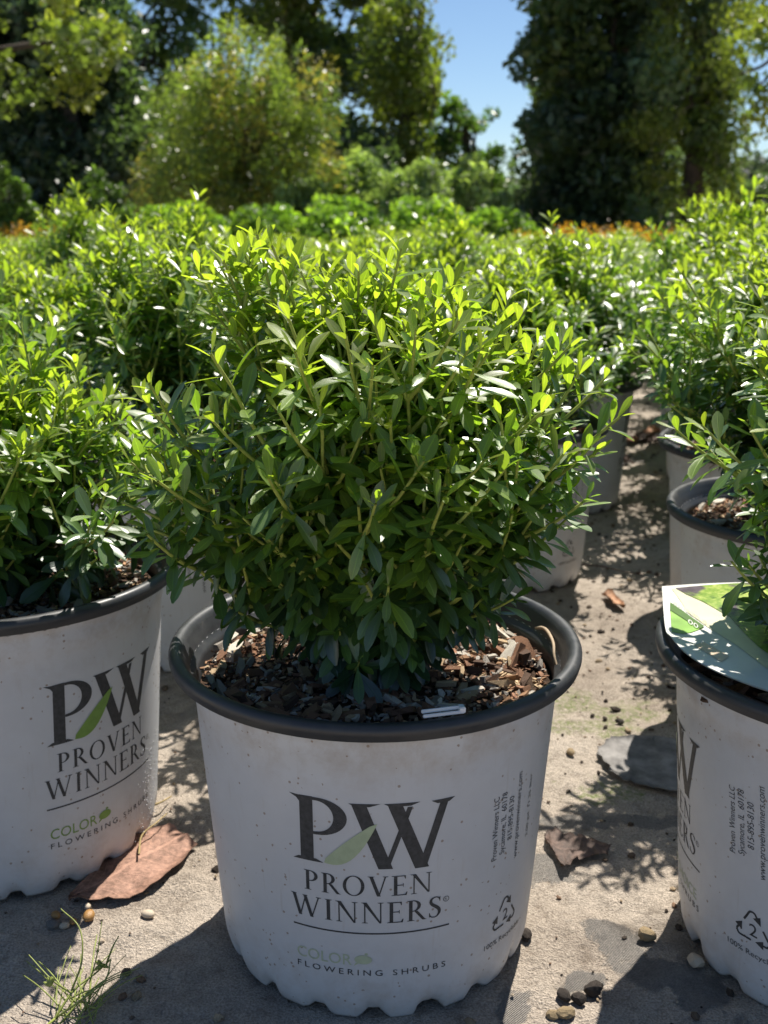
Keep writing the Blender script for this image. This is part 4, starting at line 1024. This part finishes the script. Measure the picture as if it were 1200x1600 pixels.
for (u, v, z) in ((158, 1508, .022), (78, 1540, .02)):
    A = Acc(); r0 = np.random.default_rng(int(u))
    for i in range(9):
        d = unit(r0.normal(0, 1, 3) + [0, 0, .4]); A.add(*tube(np.array([[0, 0, 0], d * .003, d * .006]), [.0012, .0014, .0003], 5))
    add('seed_head', A.mesh('seed_head', M['weed']), wd, tuple(wpt(u, v, z)))

# plastic clip on the mulch edge and pale curled root inside the rim
cl = empty('plastic_clip', (0, 0, 0)); a_ = on_z(660, 1119, .2315); b_ = on_z(726, 1111, .2315)
cl.location = a_; dirv = unit(b_ - a_); Lc = np.linalg.norm(b_ - a_); tag(cl, 'small white plastic clip lying on the front of the full-logo pot rim', 'clip')
cl.rotation_euler = (0, 0, math.atan2(dirv[1], dirv[0]))
def boxm(name, x0, x1, y0, y1, z0, z1, mat, bev=.0004):
    bm = bmesh.new(); bmesh.ops.create_cube(bm, size=1.)
    for v in bm.verts: v.co = Vector(((x0 + x1) / 2 + v.co.x * (x1 - x0), (y0 + y1) / 2 + v.co.y * (y1 - y0), (z0 + z1) / 2 + v.co.z * (z1 - z0)))
    bmesh.ops.bevel(bm, geom=bm.edges[:], offset=bev, segments=2, affect='EDGES')
    me = bpy.data.meshes.new(name); bm.to_mesh(me); bm.free(); me.materials.append(M[mat]); return me
add('upper_bar', boxm('upper_bar', 0, Lc, .0012, .0030, .0008, .0030, 'white_plastic'), cl)
add('lower_bar', boxm('lower_bar', 0, Lc * .98, -.0022, -.0004, -.0006, .0014, 'white_plastic'), cl)
add('end_block', boxm('end_block', Lc * .86, Lc, -.0024, .0032, -.0002, .0034, 'white_plastic'), cl)
strand('curled_root', 'pale curled root strip standing against the inside of the full-logo pot', [gp(838, 981, .216), gp(852, 983, .220), gp(864, 1003, .220), gp(866, 1025, .216), gp(872, 1048, .209)], .0016, 'pale_root', 'root')

# ------------------------------------------------------------------ printed plant tag on the right pot
TAGZ = .2372
def tag_photo():
    m, nt, b = mat_new('tag_photo_print'); co = objco(nt)
    f = noise(nt, co, 95, 6, .7); g = noise(nt, co, 28, 3)
    green = ramp(nt, f, [(.3, (.06, .14, .03)), (.5, (.24, .36, .06)), (.68, (.58, .60, .20))])
    dark = ramp(nt, f, [(.3, (.06, .045, .06)), (.7, (.16, .13, .15))])
    sel = ramp(nt, g, [(.50, (0, 0, 0)), (.58, (1, 1, 1))])
    nt.links.new(mix(nt, sel, green, dark), b.inputs['Base Color']); b.inputs['Roughness'].default_value = .25; return m
M['tag_photo'] = tag_photo()
M['tag_white'] = plain('tag_card', (.74, .74, .69), .25, .5, .03, 40)
M['tag_cream'] = plain('tag_cream', (.68, .66, .46), .25, .5, .1, 60)
M['tag_peach'] = plain('tag_peach', (.70, .56, .42), .25, .5, .1, 90)
M['tag_green'] = plain('tag_green', (.26, .46, .10), .25, .5, .25, 40)
M['tag_dark'] = plain('tag_dark_green', (.09, .17, .04), .25, .5, .05, 60)
M['tag_grey'] = plain('tag_grey_text', (.35, .36, .30), .4, .4, .05, 60)
tg = empty('plant_tag', (.27, .70, TAGZ)); tag(tg, 'glossy printed plant tag lying across the rim of its pot', 'plant tag')
T0 = np.array([.27, .70, TAGZ])
def tag_z(x, y):
    # the card bows up in the middle and dips to the rim along its near left side
    q = (x - .19) * .88 + (y - .70) * -.12
    return TAGZ + .0035 * math.sin(min(1, max(0, (x - .19) / .17)) * math.pi) - .0035 * (1 - sstep(0., .03, np.array((x - .200) + (y - .60) * .30))) + .004 * sstep(.70, .78, np.array(y)) 
tl = on_z(1034, 919, TAGZ + .004)[:2]; bl = on_z(1042, 978, TAGZ - .002)[:2]; lo = on_z(1199, 1062, TAGZ)[:2]
bl = on_z(1040, 992, TAGZ - .002)[:2]; lo = on_z(1199, 1097, TAGZ)[:2]
a0 = math.atan2(bl[1] - RIGHT[1], bl[0] - RIGHT[0]); a0 += 2 * math.pi * (a0 < 0); arcp = [np.array(RIGHT) + .1395 * np.array([math.cos(a0 + .06 + k * .19), math.sin(a0 + .06 + k * .19)]) for k in range(6)]
left_edge = catmull(np.array([tl, tl * .5 + bl * .5 + [-.0005, 0], bl * .97 + tl * .03] + arcp), 7)
nv = 26; V = []
for q in left_edge:
    w_ = .37 - q[0]
    for s in np.linspace(0, 1, nv):
        x = q[0] + w_ * s; y = q[1] + .010 * s * (q[1] > .65); V.append([x, y, tag_z(x, y)])
V = np.array(V); n_ = len(V); F1 = grid_faces(len(left_edge), nv)
add('card', npmesh('card', np.concatenate([V, V - [0, 0, .0009]]) - T0, np.concatenate([F1, F1[:, ::-1] + n_]), M['tag_white']), tg)
def decal(name, polys_px, mat, off=.0005):
    bm = bmesh.new()
    for p in polys_px:
        vs_ = [bm.verts.new(tuple(on_z(u, v, TAGZ + .004))) for u, v in p]
        bm.faces.new(vs_)
    for ax_, rng_ in (((1, 0, 0), np.arange(.18, .38, .006)), ((0, 1, 0), np.arange(.56, .80, .008))):
        for k in rng_: bmesh.ops.bisect_plane(bm, geom=bm.verts[:] + bm.edges[:] + bm.faces[:], plane_co=tuple(k * np.array(ax_)), plane_no=ax_)
    for v in bm.verts:
        v.co = Vector((v.co.x, v.co.y, tag_z(v.co.x, v.co.y) + off)) - Vector(T0)
    bmesh.ops.recalc_face_normals(bm, faces=bm.faces[:])
    for f_ in bm.faces:
        if f_.normal.z < 0: f_.normal_flip()
    me = bpy.data.meshes.new(name); bm.to_mesh(me); bm.free(); me.materials.append(M[mat]); return add(name, me, tg)
decal('cream_field', [[(1049, 924), (1240, 916), (1240, 1075), (1150, 1005), (1075, 958)]], 'tag_cream', .0004)
decal('photo', [[(1055, 924), (1240, 915), (1240, 1050), (1185, 1010), (1140, 966), (1100, 946), (1072, 934)]], 'tag_photo', .0008)
decal('green_panel', [[(1047, 950), (1098, 979), (1080, 984), (1066, 985), (1050, 982)]], 'tag_green', .0005)
decal('dark_band', [[(1047, 944), (1101, 977), (1094, 980), (1047, 954)]], 'tag_dark', .0009)
decal('peach_smudge', [[(1085, 1003), (1100, 999), (1140, 1022), (1128, 1030)]], 'tag_peach', .0005)
tp = text_polys([('00', 0, 0, 15, 5.5, False), ('PERENNIFOLIO', 0, 0, 52, 4.2, False)])
def place_txt(polys, u0, v0, ex, ey): return [[(u0 + ex[0] * x + ey[0] * y, v0 + ex[1] * x + ey[1] * y) for x, y in p] for p in polys]
decal('band_lettering', place_txt(tp[0], 1075, 972, (1.05, .58), (.1, -.95)), 'tag_white', .0013)
decal('title_lettering', place_txt(tp[1], 1052, 946, (1.0, .56), (.1, -1.0)), 'tag_grey', .0009)

# dried water beads on the vivid-emblem pot, one part of its body
rs = np.random.default_rng(17); A = Acc()
for i in range(150):
    th = rs.normal(math.radians(27), math.radians(6)); z = .085 * rs.random() ** 1.2 + .006; r = pot_r(z); s = rs.uniform(.0003, .0008)
    A.add(gv * [s * 1.6, s * 1.6, s * 1.9] + [r * math.sin(th), -r * math.cos(th), z], gf)
lp = [o for o in bpy.data.objects if o.get('label', '').startswith('white plant pot with vivid')][0]
body = [c for c in lp.children if c.name.startswith('body')][0]
add('water_beads', A.mesh('water_beads', M['pot']), body, kind='stuff')
